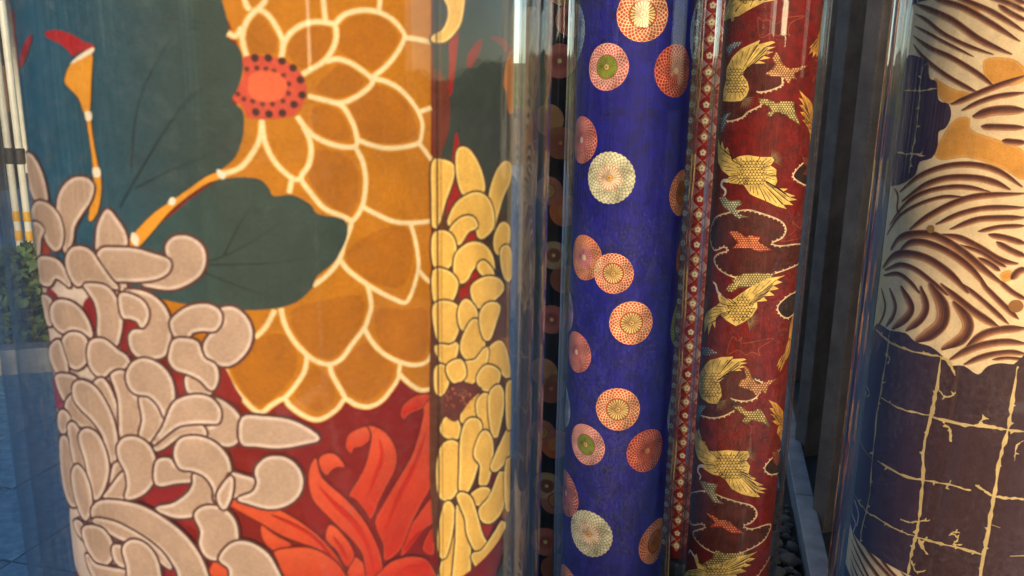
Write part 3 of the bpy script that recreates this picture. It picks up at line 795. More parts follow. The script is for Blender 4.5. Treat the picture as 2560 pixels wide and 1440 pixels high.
for k in range(44):
    a = R_(180 + random.uniform(10, 180)); r = random.uniform(.35, 1)
    p1.disc(sm, 560 + (1150 + 85 * r * math.cos(a)) / 2, 720 + (600 + 120 * r * math.sin(a)) / 2, 2.4, rgb(190, 100, 70), 49, 6)
p1.stroke(sm, [(1077, -45), (1080, 400), (1083, 900), (1087, 1490)], 5, rgb(52, 20, 10), 49)
p1.stroke(sm, [(1086, -45), (1089, 400), (1092, 900), (1096, 1490)], 2, rgb(120, 70, 40), 49)
za, zb_ = p1.sz(684, 1440)[1], p1.sz(684, 0)[1]
H1 = p1.sz(684, 0)[1] - p1.sz(684, 1440)[1] + 0.05
p1.build([(a, dz * H1) for a in (0, math.pi) for dz in (-3, -2, -1, 0, 1, 2) if (a or dz) and ZB < za + dz * H1 and zb_ + dz * H1 < ZT], (za - 0.02, zb_ + 0.02))

# ================================================================== medallions (blue and black pillars)
def medallion_mesh(r, outer, line, inner, iline, heart, scallop=True):
    po = []
    def circ(rr, n, c, lay):
        po.append(([(rr * math.cos(2 * math.pi * k / n), rr * math.sin(2 * math.pi * k / n)) for k in range(n)], c, lay))
    def rib(pts, wd, c, lay):
        for i in range(len(pts) - 1):
            (x0, y0), (x1, y1) = pts[i], pts[i + 1]
            l = math.hypot(x1 - x0, y1 - y0) or 1e-9
            nx, ny = -(y1 - y0) / l * wd / 2, (x1 - x0) / l * wd / 2
            po.append(([(x0 - nx, y0 - ny), (x1 - nx, y1 - ny), (x1 + nx, y1 + ny), (x0 + nx, y0 + ny)], c, lay))
    # the scalloped edge
    n = 30
    edge = []
    for k in range(n * 4):
        a = 2 * math.pi * k / (n * 4)
        edge.append(((r * (0.965 + 0.035 * abs(math.sin(a * n / 2)))) * math.cos(a), (r * (0.965 + 0.035 * abs(math.sin(a * n / 2)))) * math.sin(a)))
    po.append((edge, outer, 0))
    radii = [0.50, 0.585, 0.675, 0.77, 0.87, 0.975]
    for i in range(5):
        r0, r1 = radii[i] * r, radii[i + 1] * r
        for k in range(n):
            a0 = 2 * math.pi * (k + 0.5 * (i % 2)) / n; da = math.pi / n
            pts = []
            for t in (-1, -0.72, -0.3, 0, 0.3, 0.72, 1):
                rr = r0 + (r1 - r0) * (1 - abs(t) ** 2.2) ** 0.6
                pts.append((rr * math.cos(a0 + t * da), rr * math.sin(a0 + t * da)))
            rib(pts, 0.024 * r, line, 1)
    circ(0.53 * r, 40, outer, 2)
    ni = 22
    for k in range(ni):
        a0 = 2 * math.pi * k / ni; da = math.pi / ni
        big, small = [], []
        for sc_, lst in ((1.0, big), (0.70, small)):
            for rr, t in ((0.10, -0.5), (0.30, -0.85), (0.44, -0.95), (0.49, -0.6), (0.51, 0), (0.49, 0.6), (0.44, 0.95), (0.30, 0.85), (0.10, 0.5)):
                rq = rr if sc_ == 1 else 0.13 + (rr - 0.10) * 0.86
                lst.append((r * rq * math.cos(a0 + t * da * sc_), r * rq * math.sin(a0 + t * da * sc_)))
        po.append((big, iline, 3)); po.append((small, inner, 4))
    circ(0.135 * r, 20, iline, 5); circ(0.115 * r, 20, heart, 6)
    for k in range(5):
        a = 2 * math.pi * k / 5
        rib([(0.03 * r * math.cos(a), 0.03 * r * math.sin(a)), (0.105 * r * math.cos(a), 0.105 * r * math.sin(a))], 0.018 * r, iline, 7)
    circ(0.035 * r, 10, iline, 8)
    return wrap(po)
LN = rgb(240, 218, 176)
KINDS = {
    'orange': (rgb(206, 78, 20), LN, rgb(226, 198, 128), rgb(120, 70, 20), rgb(226, 190, 110)),
    'redcream': (rgb(196, 52, 28), LN, rgb(228, 204, 130), rgb(130, 60, 20), rgb(226, 190, 110)),
    'ochre': (rgb(204, 62, 20), rgb(236, 190, 130), rgb(206, 122, 40), rgb(120, 44, 16), rgb(200, 120, 40)),
    'white': (rgb(226, 216, 184), rgb(150, 146, 110), rgb(236, 222, 192), rgb(204, 92, 36), rgb(232, 196, 100)),
    'white_skylit': (rgb(200, 210, 222), rgb(120, 136, 160), rgb(216, 222, 228), rgb(130, 130, 150), rgb(220, 210, 180)),  # white medallion with the limb's blue skylight put into its colours
    'pinkgreen': (rgb(206, 88, 84), rgb(238, 214, 196), rgb(120, 158, 30), rgb(70, 96, 20), rgb(230, 196, 110)),
    'red': (rgb(166, 28, 30), rgb(224, 140, 100), rgb(160, 22, 26), rgb(216, 130, 80), rgb(220, 150, 60)),
    'crimson': (rgb(188, 36, 44), rgb(236, 190, 170), rgb(186, 50, 76), rgb(232, 190, 176), rgb(236, 222, 190)),
    'orangepink': (rgb(206, 76, 34), rgb(240, 196, 150), rgb(190, 70, 100), rgb(236, 196, 180), rgb(236, 214, 170)),
    'green': (rgb(96, 116, 40), rgb(214, 206, 150), rgb(206, 112, 60), rgb(120, 60, 30), rgb(220, 170, 90)),
    'lilac': (rgb(190, 110, 160), rgb(236, 214, 224), rgb(190, 90, 130), rgb(236, 214, 224), rgb(230, 200, 150)),
    'dark_tan': (rgb(168, 116, 66), rgb(66, 36, 20), rgb(160, 104, 56), rgb(60, 30, 16), rgb(196, 140, 60)),
    'tan_net': (rgb(96, 50, 30), rgb(206, 160, 104), rgb(60, 16, 14), rgb(160, 96, 56), rgb(206, 170, 100)),
    'dark_red': (rgb(120, 20, 22), rgb(216, 120, 90), rgb(90, 12, 14), rgb(196, 106, 80), rgb(226, 180, 80)),
    'brown': (rgb(128, 72, 44), rgb(66, 32, 22), rgb(120, 60, 34), rgb(60, 26, 18), rgb(190, 120, 50)),
    'brown_orange': (rgb(168, 88, 40), rgb(84, 36, 18), rgb(176, 110, 50), rgb(80, 40, 16), rgb(200, 130, 50)),
    'brown_net': (rgb(90, 40, 32), rgb(176, 110, 80), rgb(170, 116, 50), rgb(70, 30, 20), rgb(206, 160, 70)),
}
for k_ in ('dark_tan', 'tan_net', 'dark_red', 'brown', 'brown_orange', 'brown_net'):
    KINDS[k_] = tuple(tuple(min(0.85, v * 1.9) for v in c[:3]) + (1,) for c in KINDS[k_])
_mcache = {}
def medallion(pl, kind, s, z, r, key='chrysanthemum_medallion'):
    k = (kind, round(r, 3))
    if k not in _mcache:
        _mcache[k] = medallion_mesh(k[1], *KINDS[kind])
    o = obj(key, _mcache[k], None, pl.fabric)
    if not _mcache[k].materials: _mcache[k].materials.append(pl.mat)
    o.rotation_euler = (0, 0, s / RF); o.location = (0, 0, z)
    return o
def put_medallions(pl, lst, rot_extra, zper, zmin, zmax):
    placed = []
    for kind, t, x, y, r in lst:
        ox, oy = TILE[t]
        px, py = ox + x / 2, oy + y / 2
        s, z = pl.sz(px, py)
        rm = r / 2 * (pl.d - RF) * 1.03 / FPX if False else None
        # size from the local depth of the cloth
        a = s / RF + pl.face
        wp = Vector((pl.pos.x + RF * math.cos(a), pl.pos.y + RF * math.sin(a), z)) - CAM
        depth = wp.dot(FW)
        rm = (r / 2) * depth / FPX / math.cos(math.atan2(-wp.z, math.hypot(wp.x, wp.y)))
        placed.append((kind, s, z, rm))
        medallion(pl, kind, s, z, rm)
    circ_ = 2 * math.pi * RF
    def clash(s, z, r):
        for k2, s2, z2, r2 in placed:
            ds = (s - s2 + circ_ / 2) % circ_ - circ_ / 2
            if math.hypot(ds, z - z2) < (r + r2) * 1.0: return True
        return False
    base = list(placed)
    for dz in (0, 1, -1, 2, -2, 3):
        for ang in (0, rot_extra):
            for kind, s, z, r in base:
                s2 = s + ang * RF; z2 = z + dz * zper
                if zmin + r < z2 < zmax - r and not clash(s2, z2, r):
                    placed.append((kind, s2, z2, r)); medallion(pl, kind, s2, z2, r)

p2 = Pillar(7.998, 1.2722, 'blue pillar printed with orange, red and white round chrysanthemums')
BL0, BL1 = rgb(30, 24, 132), rgb(46, 28, 104)
p2.mat = M_SILK
p2.core(rgb(18, 16, 124))
L2 = [('orange', 'E', 735, 72, 135), ('white_skylit', 'E', 408, 165, 142), ('pinkgreen', 'E', 553, 335, 118), ('red', 'E', 900, 355, 130), ('crimson', 'E', 428, 700, 118), ('white', 'E', 567, 890, 132), ('ochre', 'E', 926, 965, 117),
      ('orangepink', 'E', 440, 1288, 114), ('redcream', 'E', 585, 1368, 102), ('orange', 'F', 678, 176, 110), ('green', 'F', 900, 176, 108), ('lilac', 'F', 352, 112, 106), ('crimson', 'F', 402, 320, 100), ('white_skylit', 'F', 345, 588, 102),
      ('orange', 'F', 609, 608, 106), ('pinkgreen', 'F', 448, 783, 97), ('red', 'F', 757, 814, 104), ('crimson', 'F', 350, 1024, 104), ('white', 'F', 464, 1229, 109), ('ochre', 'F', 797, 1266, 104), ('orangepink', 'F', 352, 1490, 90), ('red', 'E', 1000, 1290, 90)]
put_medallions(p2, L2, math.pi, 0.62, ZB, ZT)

p5 = Pillar(3.2, 1.92, 'black pillar with brown chrysanthemum dots between the yellow flower and blue pillars')
p5.core(rgb(12, 10, 12))
L5 = [('dark_tan', 'E', 335, -55, 80), ('dark_red', 'E', 318, 305, 84), ('dark_tan', 'E', 262, 600, 80), ('brown', 'E', 322, 715, 80), ('brown_net', 'E', 262, 955, 72), ('brown_orange', 'E', 345, 1055, 78), ('tan_net', 'E', 288, 1277, 70), ('brown', 'E', 342, 1395, 72), ('dark_red', 'E', 378, 100, 80),
      ('dark_red', 'F', 278, 158, 73), ('dark_tan', 'F', 235, 420, 70), ('brown', 'F', 275, 503, 72), ('brown_net', 'F', 230, 722, 62), ('brown_orange', 'F', 298, 782, 70), ('tan_net', 'F', 253, 990, 65), ('brown_net', 'F', 300, 1060, 70), ('dark_red', 'F', 247, 1270, 68), ('brown', 'F', 300, 1400, 66)]
put_medallions(p5, L5, math.pi, 0.78, ZB, ZT)

# ================================================================== red brocade pillar
p6 = Pillar(13.2, 2.2, 'red brocade pillar with small white plum blossoms between blue and crane pillars', 0.05)
p6.core(rgb(150, 14, 20))
Hc = 0.039; NC = 14; Wc = 2 * math.pi * RF / NC
s_fl = p6.sz(1740, 640)[0]
def diamond(s, z, c, lay, key, k=1.0):
    pts = []
    for a in range(4):
        for t in (0, 0.25, 0.5, 0.75):
            x0, y0 = [(1, 0), (0, 1), (-1, 0), (0, -1)][a]; x1, y1 = [(0, 1), (-1, 0), (0, -1), (1, 0)][a]
            x, y = x0 + (x1 - x0) * t, y0 + (y1 - y0) * t
            b = 1 - 0.62 * t * (1 - t) * 1.1
            pts.append((s + x * b * Wc / 2 * k * 0.93, z + y * b * Hc / 2 * k * 0.93))
    p6.add(key, pts, c, lay)
zk = 0
z = 0.05 + Hc
rr = random.Random(3)
BCOL = [rgb(206, 136, 92), rgb(176, 36, 32), rgb(196, 120, 84)]
while z < ZT - Hc:
    for k in range(NC):
        s = s_fl + k * Wc
        diamond(s, z, BCOL[(zk + k) % 3], 0, 'brocade_diamonds')
        pc = [rgb(196, 112, 104), rgb(156, 50, 50), rgb(206, 156, 144)][(zk + 2 * k) % 3]
        diamond(s + Wc / 2, z + Hc / 2, pc, 0, 'brocade_diamonds')
        for q in range(5):
            a = q * 2 * math.pi / 5 + 0.3; cx, cz = s + 0.0046 * math.cos(a), z + 0.0046 * math.sin(a)
            p6.add('plum_blossoms', [(cx + 0.0037 * math.cos(b * math.pi / 4), cz + 0.0037 * math.sin(b * math.pi / 4)) for b in range(8)], rgb(246, 230, 186), 1)
        p6.add('plum_blossoms', [(s + 0.0019 * math.cos(b * math.pi / 3), z + 0.0019 * math.sin(b * math.pi / 3)) for b in range(6)], rgb(70, 40, 24), 2)
        for q in range(9):
            x = s + Wc / 2 + rr.uniform(-.2, .2) * Wc; y = z + Hc / 2 + rr.uniform(-.2, .2) * Hc
            p6.add('brocade_diamonds', [(x - .0014, y), (x, y - .0008), (x + .0014, y), (x, y + .0008)], rgb(214, 180, 160), 1)
    z += Hc; zk += 1
p6.build([])

# ================================================================== crane pillar
p3 = Pillar(16.705, 1.6179, 'dark red pillar printed with golden flying cranes and clouds')
p3.mat = M_SILK
p3.core(rgb(112, 8, 5))
GOLD = rgb(236, 196, 106); GOLD2 = rgb(238, 214, 150); INK = rgb(54, 24, 14)
def crane(key, pts, roots, neck=None, rows=3, gold=GOLD):
    q = spline(pts, True, 2)
    p3.add(key, [p3.sz(*a) for a in pts], gold, 6)
    rx, ry = roots
    n = len(pts)
    sg = 1 if area2(pts) > 0 else -1
    for i in range(n):
        a, b, c = pts[i - 1], pts[i], pts[(i + 1) % n]
        cr = (b[0] - a[0]) * (c[1] - b[1]) - (b[1] - a[1]) * (c[0] - b[0])
        if cr * sg < -6:                                   # a notch between two feathers
            e = (b[0] + (rx - b[0]) * 0.62, b[1] + (ry - b[1]) * 0.62)
            p3.stroke(key, [b, e], 2.0, INK, 7, taper=lambda t: 1.1 - 0.5 * t)
    qq = spline(pts, True, 3)
    for i in range(0, len(qq), 2):
        b = qq[i]
        l = math.hypot(rx - b[0], ry - b[1])
        if l < 26: continue
        e0 = (b[0] + (rx - b[0]) * 0.12, b[1] + (ry - b[1]) * 0.12); e1 = (b[0] + (rx - b[0]) * 0.48, b[1] + (ry - b[1]) * 0.48)
        if inside(e0[0], e0[1], pts) and inside(e1[0], e1[1], pts):
            p3.stroke(key, [e0, e1], 1.5, INK, 7, taper=lambda t: 1.1 - 0.6 * t)
    xs = [a[0] for a in pts]; ys = [a[1] for a in pts]
    # coverts: staggered rows of small scale feathers round the shoulder
    for i in range(-4, 5):
        for j in range(-5, 6):
            cx, cy = rx + (j + 0.5 * (i % 2)) * 8.2, ry + i * 7.0
            l = math.hypot(cx - rx, cy - ry)
            if l > 15 + 4.5 * rows or not inside(cx + 4, cy + 3, pts) or not inside(cx - 4, cy - 3, pts): continue
            p3.stroke(key, [(cx - 4.0, cy - 1.5), (cx - 2.4, cy + 2.2), (cx + 0.6, cy + 3.2), (cx + 3.2, cy + 1.4), (cx + 4.0, cy - 1.5)], 1.5, INK, 7, n=2)
    if neck:
        p3.stroke(key, neck, 7, rgb(226, 212, 196), 8, taper=lambda t: 1.25 - 0.7 * t)
        p3.disc(key, neck[-1][0], neck[-1][1], 4.2, rgb(170, 44, 34), 9)
def tail(key, cx, cy, a0, r=26):
    for k in range(9):
        a = R_(a0 - 60 + k * 15)
        p3.stroke(key, [(cx, cy), (cx + r * math.cos(a), cy + r * math.sin(a))], 5, rgb(128, 96, 66), 5, taper=lambda t: 1 - 0.85 * t)
def cloud(key, pts, fillc, closed=True, fillpts=None):
    if fillc:
        p3.fill(key, fillpts or pts, fillc, 1, n=3)
    p3.stroke(key, pts, 3.4, rgb(228, 196, 158), 2, closed=closed, n=4)
    q = spline(pts, closed, 5)
    for i in range(0, len(q), 2):
        a, b = q[i - 1], q[(i + 1) % len(q)]
        dx, dy = b[0] - a[0], b[1] - a[1]; l = math.hypot(dx, dy) or 1
        p3.disc(key, q[i][0] - dy / l * 2.6, q[i][1] + dx / l * 2.6, 2.1, rgb(228, 196, 158), 3, 6)
def bird(key, pts, c, dots):
    p3.add(key, [p3.sz(*a) for a in pts], c, 4)
    xs = [a[0] for a in pts]; ys = [a[1] for a in pts]
    y = min(ys)
    row = 0
    while y < max(ys):
        x = min(xs) + (3.2 if row % 2 else 0)
        while x < max(xs):
            if inside(x - 2, y, pts) and inside(x + 2, y, pts):
                p3.disc(key, x, y, 2.0, dots, 5, 6)
            x += 6.4
        y += 5.4; row += 1
DC = rgb(82, 22, 18)
crane('crane#1', P('G', '440,200 432,222 500,206 516,212 465,236 518,234 465,256 508,260 455,278 492,290 430,302 470,316 400,320 382,335 352,372 376,405 386,445 372,480 345,505 300,508 255,505 258,450 270,400 275,340 300,290 345,245 400,218'), (1680 + 318 / 2, 400 / 2), rows=4)
tail('crane#1', 1680 + 360 / 2, 495 / 2, 50)
crane('crane#2', P('G', '232,690 243,735 252,705 263,750 278,735 300,800 335,782 380,775 440,785 500,785 512,800 492,828 522,848 520,880 527,905 510,940 578,944 555,958 614,980 585,985 624,998 580,1005 605,1025 555,1022 572,1045 520,1030 470,1005 420,985 390,970 360,925 330,920 290,915 268,902 290,882 250,850 232,810 230,750'), (1680 + 400 / 2, 860 / 2), neck=[(1820, 452), (1808, 452), (1804, 464), (1814, 476), (1812, 487), (1806, 490)], rows=5)
tail('crane#2', 1680 + 500 / 2, 800 / 2, -30)
C3 = [(1798, 730), (1815, 745), (1830, 750), (1850, 735), (1880, 715), (1920, 695), (1962, 688), (1940, 700), (1956, 705), (1932, 714), (1947, 722), (1922, 727), (1936, 738), (1908, 740), (1918, 752), (1892, 754), (1893, 770), (1880, 790), (1860, 805), (1840, 815), (1815, 800), (1800, 785), (1790, 795), (1788, 820), (1781, 806), (1771, 838), (1770, 812), (1762, 832), (1761, 800), (1768, 780), (1790, 765), (1800, 757), (1795, 740)]
crane('crane#3', C3, (1850, 770), neck=[(1802, 738), (1794, 728), (1790, 712), (1782, 704)], rows=4)
tail('crane#3', 1870, 800, 20)
C0 = P('G', '300,110 290,60 285,10 290,-60 440,-80 530,-60 515,0 470,10 425,0 380,20 340,10 330,50 318,60 310,100')
crane('crane#4', C0, (1875, -15), rows=3)
crane('crane#5', P('G', '800,-20 797,60 782,150 770,200 742,240 720,288 722,262 702,288 706,255 684,272 698,235 684,240 722,195 740,150 748,80 765,-20'), (1680 + 775 / 2, 120 / 2), rows=2, gold=rgb(214, 150, 66))
crane('crane#6', P('G', '635,450 660,475 700,520 725,570 735,640 730,720 715,745 690,700 680,640 650,600 668,598 640,560 662,560 636,525 658,525 632,490 652,495'), (1680 + 712 / 2, 640 / 2), rows=2, gold=rgb(214, 150, 66))
# the same birds one repeat further down
crane('crane#7', P('H', '305,342 300,355 360,352 372,358 335,370 378,374 335,386 370,394 330,402 350,412 300,415 270,440 235,470 245,500 248,540 225,580 185,575 150,550 133,500 135,450 155,400 190,360 250,345'), (1680 + 195 / 2, 720 + 480 / 2), rows=4)
tail('crane#7', 1680 + 235 / 2, 720 + 570 / 2, 45, 22)
crane('crane#8', P('H', '112,670 125,720 135,700 150,760 165,770 185,815 225,815 280,810 340,815 380,815 388,840 370,862 390,890 380,930 420,955 400,958 455,985 425,990 475,1005 430,1008 465,1025 420,1020 440,1045 400,1042 350,1030 300,1005 265,955 240,940 200,930 150,895 165,880 130,850 115,790'), (1680 + 285 / 2, 720 + 890 / 2), neck=[(1760, 1165), (1748, 1166), (1745, 1178), (1752, 1190), (1748, 1200)], rows=5)
tail('crane#8', 1680 + 375 / 2, 720 + 840 / 2, -30, 22)
crane('crane#9', [(1735, 1392), (1742, 1384), (1747, 1405), (1765, 1415), (1790, 1412), (1820, 1400), (1850, 1390), (1893, 1378), (1870, 1394), (1888, 1396), (1860, 1408), (1878, 1412), (1850, 1420), (1866, 1428), (1840, 1434), (1845, 1455), (1800, 1480), (1740, 1480), (1705, 1440), (1722, 1425), (1745, 1422)], (1790, 1435), neck=[(1741, 1396), (1733, 1386), (1726, 1376), (1722, 1384)], rows=3)
crane('crane#10', P('H', '625,110 632,150 608,200 602,260 592,310 565,365 540,418 545,385 530,408 535,378 522,395 535,360 560,325 582,260 590,180 605,130'), (1680 + 600 / 2, 720 + 240 / 2), rows=2, gold=rgb(214, 150, 66))
crane('crane#11', P('H', '483,560 520,575 555,620 570,680 565,740 545,772 525,725 530,690 500,665 520,660 490,630 515,635 486,600 508,600'), (1680 + 548 / 2, 720 + 680 / 2), rows=2, gold=rgb(214, 150, 66))
# clouds
cloud('cloud#1', P('G', '430,462 480,455 540,432 552,405 545,340'), DC, False, P('G', '270,400 300,290 420,300 545,330 552,405 540,432 480,455 430,462 380,520 350,590 290,605 250,600'))
cloud('cloud#2', P('G', '250,598 290,606 350,588 380,560 440,530 452,500'), None, False)
cloud('cloud#3', P('G', '205,1110 230,1080 300,1060 380,1050 440,1065 500,1085 550,1110 570,1150 550,1190 500,1215 540,1230 640,1220 660,1250 640,1310 590,1340 500,1370 400,1390 310,1385 240,1350 210,1300 230,1270 275,1255 260,1235 210,1250 190,1180'), DC)
cloud('cloud#4', P('G', '705,780 650,820 608,870 620,900 685,932 705,890'), rgb(50, 24, 24), False)
cloud('cloud#5', P('H', '300,556 360,566 420,548 450,480 420,460'), DC, False, P('H', '140,560 180,440 300,400 440,450 450,490 420,550 360,566 310,600 260,640 200,650 150,640'))
cloud('cloud#6', P('H', '140,636 200,650 260,640 312,612'), None, False)
cloud('cloud#7', P('H', '90,1030 180,1015 250,1045 330,1070 400,1090 425,1130 400,1170 360,1190 400,1205 490,1180 480,1230 450,1270 380,1310 280,1340 180,1310 120,1260 105,1220 160,1200 150,1180 95,1180 80,1100'), DC)
cloud('cloud#8', P('H', '548,800 500,850 463,900 490,932 535,925'), rgb(50, 24, 24), False)
cloud('cloud#9', P('H', '640,10 580,40 530,90 540,130 580,150 625,110'), rgb(46, 22, 22), False)
cloud('cloud#10', P('H', '495,1330 470,1380 430,1440 400,1500'), None, False)
OLV, TANB, REDB = rgb(120, 100, 52), rgb(150, 84, 44), rgb(168, 54, 34)
LD = rgb(226, 204, 140)
bird('small_bird#1', P('G', '465,370 500,345 515,320 500,290 520,258 540,290 560,330 590,345 682,325 640,350 610,370 625,400 600,390 585,422 560,390 530,380 490,380'), TANB, rgb(222, 180, 120))
bird('small_bird#2', P('G', '430,490 480,495 520,515 570,505 610,510 615,560 640,625 600,600 560,570 520,560 490,585 473,572 500,550 480,530 440,515'), OLV, LD)
bird('small_bird#3', P('G', '235,990 260,980 290,1005 340,1000 350,1020 320,1040 330,1070 385,1085 330,1090 290,1060 255,1030'), rgb(110, 108, 80), rgb(216, 216, 190))
bird('small_bird#4', P('G', '285,1160 330,1160 370,1185 390,1178 440,1185 430,1210 500,1250 440,1258 390,1240 340,1240 300,1242 330,1215 310,1190'), REDB, rgb(232, 160, 110))
bird('small_bird#5', P('G', '300,1400 350,1370 420,1362 480,1370 520,1362 480,1400 400,1430 330,1440'), OLV, LD)
bird('small_bird#6', P('G', '268,240 300,215 352,205 345,222 310,245 285,280'), rgb(96, 96, 104), rgb(206, 206, 206))
bird('small_bird#7', P('G', '245,600 265,570 300,563 275,590 258,660 245,660'), rgb(84, 110, 110), rgb(206, 216, 206))
bird('small_bird#8', P('G', '645,770 665,790 690,785 705,800 708,860 680,885 655,870 672,840 655,810'), rgb(120, 46, 32), rgb(190, 120, 80))
bird('small_bird#9', P('H', '330,490 345,460 370,450 360,400 382,400 400,450 430,480 524,450 480,490 470,530 440,510 425,542 400,512'), TANB, rgb(222, 180, 120))
bird('small_bird#10', P('H', '300,590 340,588 380,620 440,605 460,630 490,697 450,670 400,660 370,682 345,662 370,640 340,620'), OLV, LD)
bird('small_bird#11', P('H', '130,960 170,970 230,983 215,1010 225,1050 262,1080 210,1072 180,1030'), rgb(120, 112, 80), rgb(216, 210, 180))
bird('small_bird#12', P('H', '165,1120 210,1140 240,1160 290,1165 310,1190 362,1226 300,1225 250,1195 190,1195 215,1170'), REDB, rgb(232, 160, 110))
bird('small_bird#13', P('H', '150,1382 200,1350 222,1308 270,1330 380,1318 350,1350 290,1380 210,1388'), OLV, LD)
bird('small_bird#14', P('H', '150,290 190,300 230,325 190,335 150,335'), rgb(96, 92, 100), rgb(200, 196, 200))
bird('small_bird#15', P('H', '130,590 175,590 150,620 132,670 122,640'), rgb(84, 112, 116), rgb(200, 214, 206))
bird('small_bird#16', P('H', '500,820 525,815 545,830 548,860 525,890 505,870'), rgb(120, 46, 32), rgb(190, 120, 80))
bird('small_bird#17', P('H', '265,10 290,-20 350,-40 330,0 300,20'), OLV, LD)
# thin outline cranes
for t in ('G 430,90 455,105 480,100 520,120 570,90 665,80 600,110 580,150 588,180 560,160 530,180 500,165 440,185', 'H 300,245 330,265 350,245 345,275 400,270 510,252 450,290 430,310 440,335 400,320 370,335 330,310 275,330', 'G 670,1100 640,1140 600,1105 615,1150 580,1180 545,1205 600,1200 650,1180', 'G 715,300 705,340 730,345 700,410 740,360 760,330'):
    k, s = t.split(' ', 1)
    p3.stroke('outline_crane#' + s[:6], P(k, s), 1.8, rgb(150, 70, 44), 1, closed=True)
z3a, z3b = p3.sz(1850, 1470)[1], p3.sz(1900, -20)[1]
p3.build([(math.pi, 0), (0, z3b - z3a), (math.pi, z3b - z3a)] if z3b + 0.3 < ZT else [(math.pi, 0)], (ZB, ZT))

# ================================================================== wave pillar (right)
p4 = Pillar(31.25, 0.7580, 'pillar printed with cream waves over a cracked purple ground')
def sand(s, z): return rgb(232, 196, 148)
p4.core(rgb(238, 206, 162))
wv = 'waves'
for t in ('I 720,300 850,290 925,340 925,400 850,430 740,410', 'I 470,390 560,440 690,480 560,520 500,490', 'I 570,600 650,590 660,650 800,700 925,760 925,900 800,840 640,790 500,800 480,740', 'I 800,1370 850,1350 870,1390 820,1410', 'I 540,20 700,60 640,30'):
    k, s = t.split(' ', 1)
    p4.fill(wv, P(k, s), rgb(222, 160, 84), 0)
    p4.fill(wv, inset(P(k, s), 8), rgb(216, 148, 66), 1)
def wave(t, wd):
    k, s = t.split(' ', 1)
    pts = P(k, s)
    tp = lambda u: max(0.08, min(1, 1.35 * math.sin(math.pi * min(1, max(0, u))) ** 0.7))
    w_ = wd / 2 * 1.05
    p4.stroke(wv, pts, w_ * 1.06, rgb(190, 138, 100), 2, taper=tp, n=5)
    q = spline(pts, False, 5)
    sh = []
    for i in range(len(q)):
        a, b = q[max(i - 1, 0)], q[min(i + 1, len(q) - 1)]
        dx, dy = b[0] - a[0], b[1] - a[1]; l = math.hypot(dx, dy) or 1
        sh.append((q[i][0] + dy / l * w_, q[i][1] - dx / l * w_))
    for off, ww, cc_, ly in ((0.09, 0.80, rgb(150, 94, 66), 3), (0.16, 0.58, rgb(112, 64, 48), 4), (0.24, 0.30, rgb(78, 42, 38), 5)):
        p4.stroke(wv, [(a[0] + (b[0] - a[0]) * off, a[1] + (b[1] - a[1]) * off) for a, b in zip(q, sh)], w_ * ww, cc_, ly, taper=tp, smooth=False)
for t, wd in [('I 375,20 450,50 560,100 700,200 860,275', 26), ('I 440,-40 500,0 620,40 760,120 900,210', 24), ('I 560,-40 620,0 760,60 930,165', 22), ('I 375,70 430,100 520,170 640,230 770,275', 18), ('I 370,130 430,160 540,220 670,285', 14), ('I 365,180 450,240 560,290 690,370 770,435', 22), ('I 365,220 420,290 520,370 620,430 690,465', 20),
              ('I 790,25 860,70 930,105', 20), ('I 700,-30 850,20 930,60', 20), ('I 800,-40 860,-10 930,20', 20), ('I 555,525 640,490 760,440 930,380', 26), ('I 610,555 700,510 800,480 930,465', 22), ('I 665,588 740,560 820,550 930,555', 38), ('I 705,635 780,635 930,640', 26), ('I 810,705 860,710 930,715', 26),
              ('I 300,965 400,880 540,830 680,825 800,860 912,938', 26), ('I 310,1012 420,930 540,890 680,890 780,915 852,952', 28), ('I 250,1130 330,1020 430,960 560,935 660,940 752,962', 22), ('I 235,1180 300,1080 400,1020 520,985 632,988', 18), ('I 350,1152 430,1090 560,1020 700,980 930,970', 28), ('I 480,1125 600,1070 740,1040 930,1040', 24), ('I 550,1150 680,1100 800,1090 930,1090', 26), ('I 690,1160 800,1135 930,1130', 20),
              ('I 258,1255 300,1190 380,1170 480,1180 600,1250 720,1350 832,1438', 34), ('I 300,1262 350,1215 430,1215 540,1260 650,1340 750,1460', 32), ('I 218,1345 270,1280 350,1270 450,1300 560,1380 640,1470', 36), ('I 510,1175 600,1190 700,1240 800,1300 892,1322', 28), ('I 600,1225 700,1260 780,1310 832,1337', 18), ('I 740,1175 830,1190 930,1222', 26), ('I 780,1210 850,1250 930,1285', 26), ('I 690,1290 750,1320 800,1357', 22), ('I 225,1355 300,1325 380,1350 470,1420 540,1480', 26), ('I 218,1380 290,1370 350,1410 400,1470', 22),
              ('I 270,940 290,980 285,1040 300,1075', 16), ('I 860,1400 890,1360 930,1345', 30),
              ('J 205,0 225,80 215,140 188,192', 18), ('J 245,0 275,80 265,140 228,192', 26), ('J 300,-10 355,90 330,150 258,203', 38), ('J 400,-10 430,90 400,160 328,212', 34), ('J 440,-20 510,80 510,170 450,230 375,262', 54), ('J 560,70 625,140 640,200 600,260 505,302', 44), ('J 500,-20 620,80 700,140 792,197', 34), ('J 610,-20 720,70 842,182', 22), ('J 700,-30 800,70 892,158', 24), ('J 790,-40 860,20 930,60', 22),
              ('J 636,296 720,232 820,207 930,205', 34), ('J 550,362 640,310 740,280 840,270 930,282', 32), ('J 620,386 720,342 840,322 930,332', 26), ('J 760,360 840,350 930,360', 16)]:
    wave(t, wd)
p4.disc(wv, 2100 + 455 / 2, 1145 / 2, 9.5, rgb(150, 112, 66), 6, 16); p4.disc(wv, 2100 + 880 / 2, 720 + 90 / 2, 14, rgb(150, 100, 56), 6, 16)
PUR = rgb(50, 36, 66)
pg = 'cracked_ground'
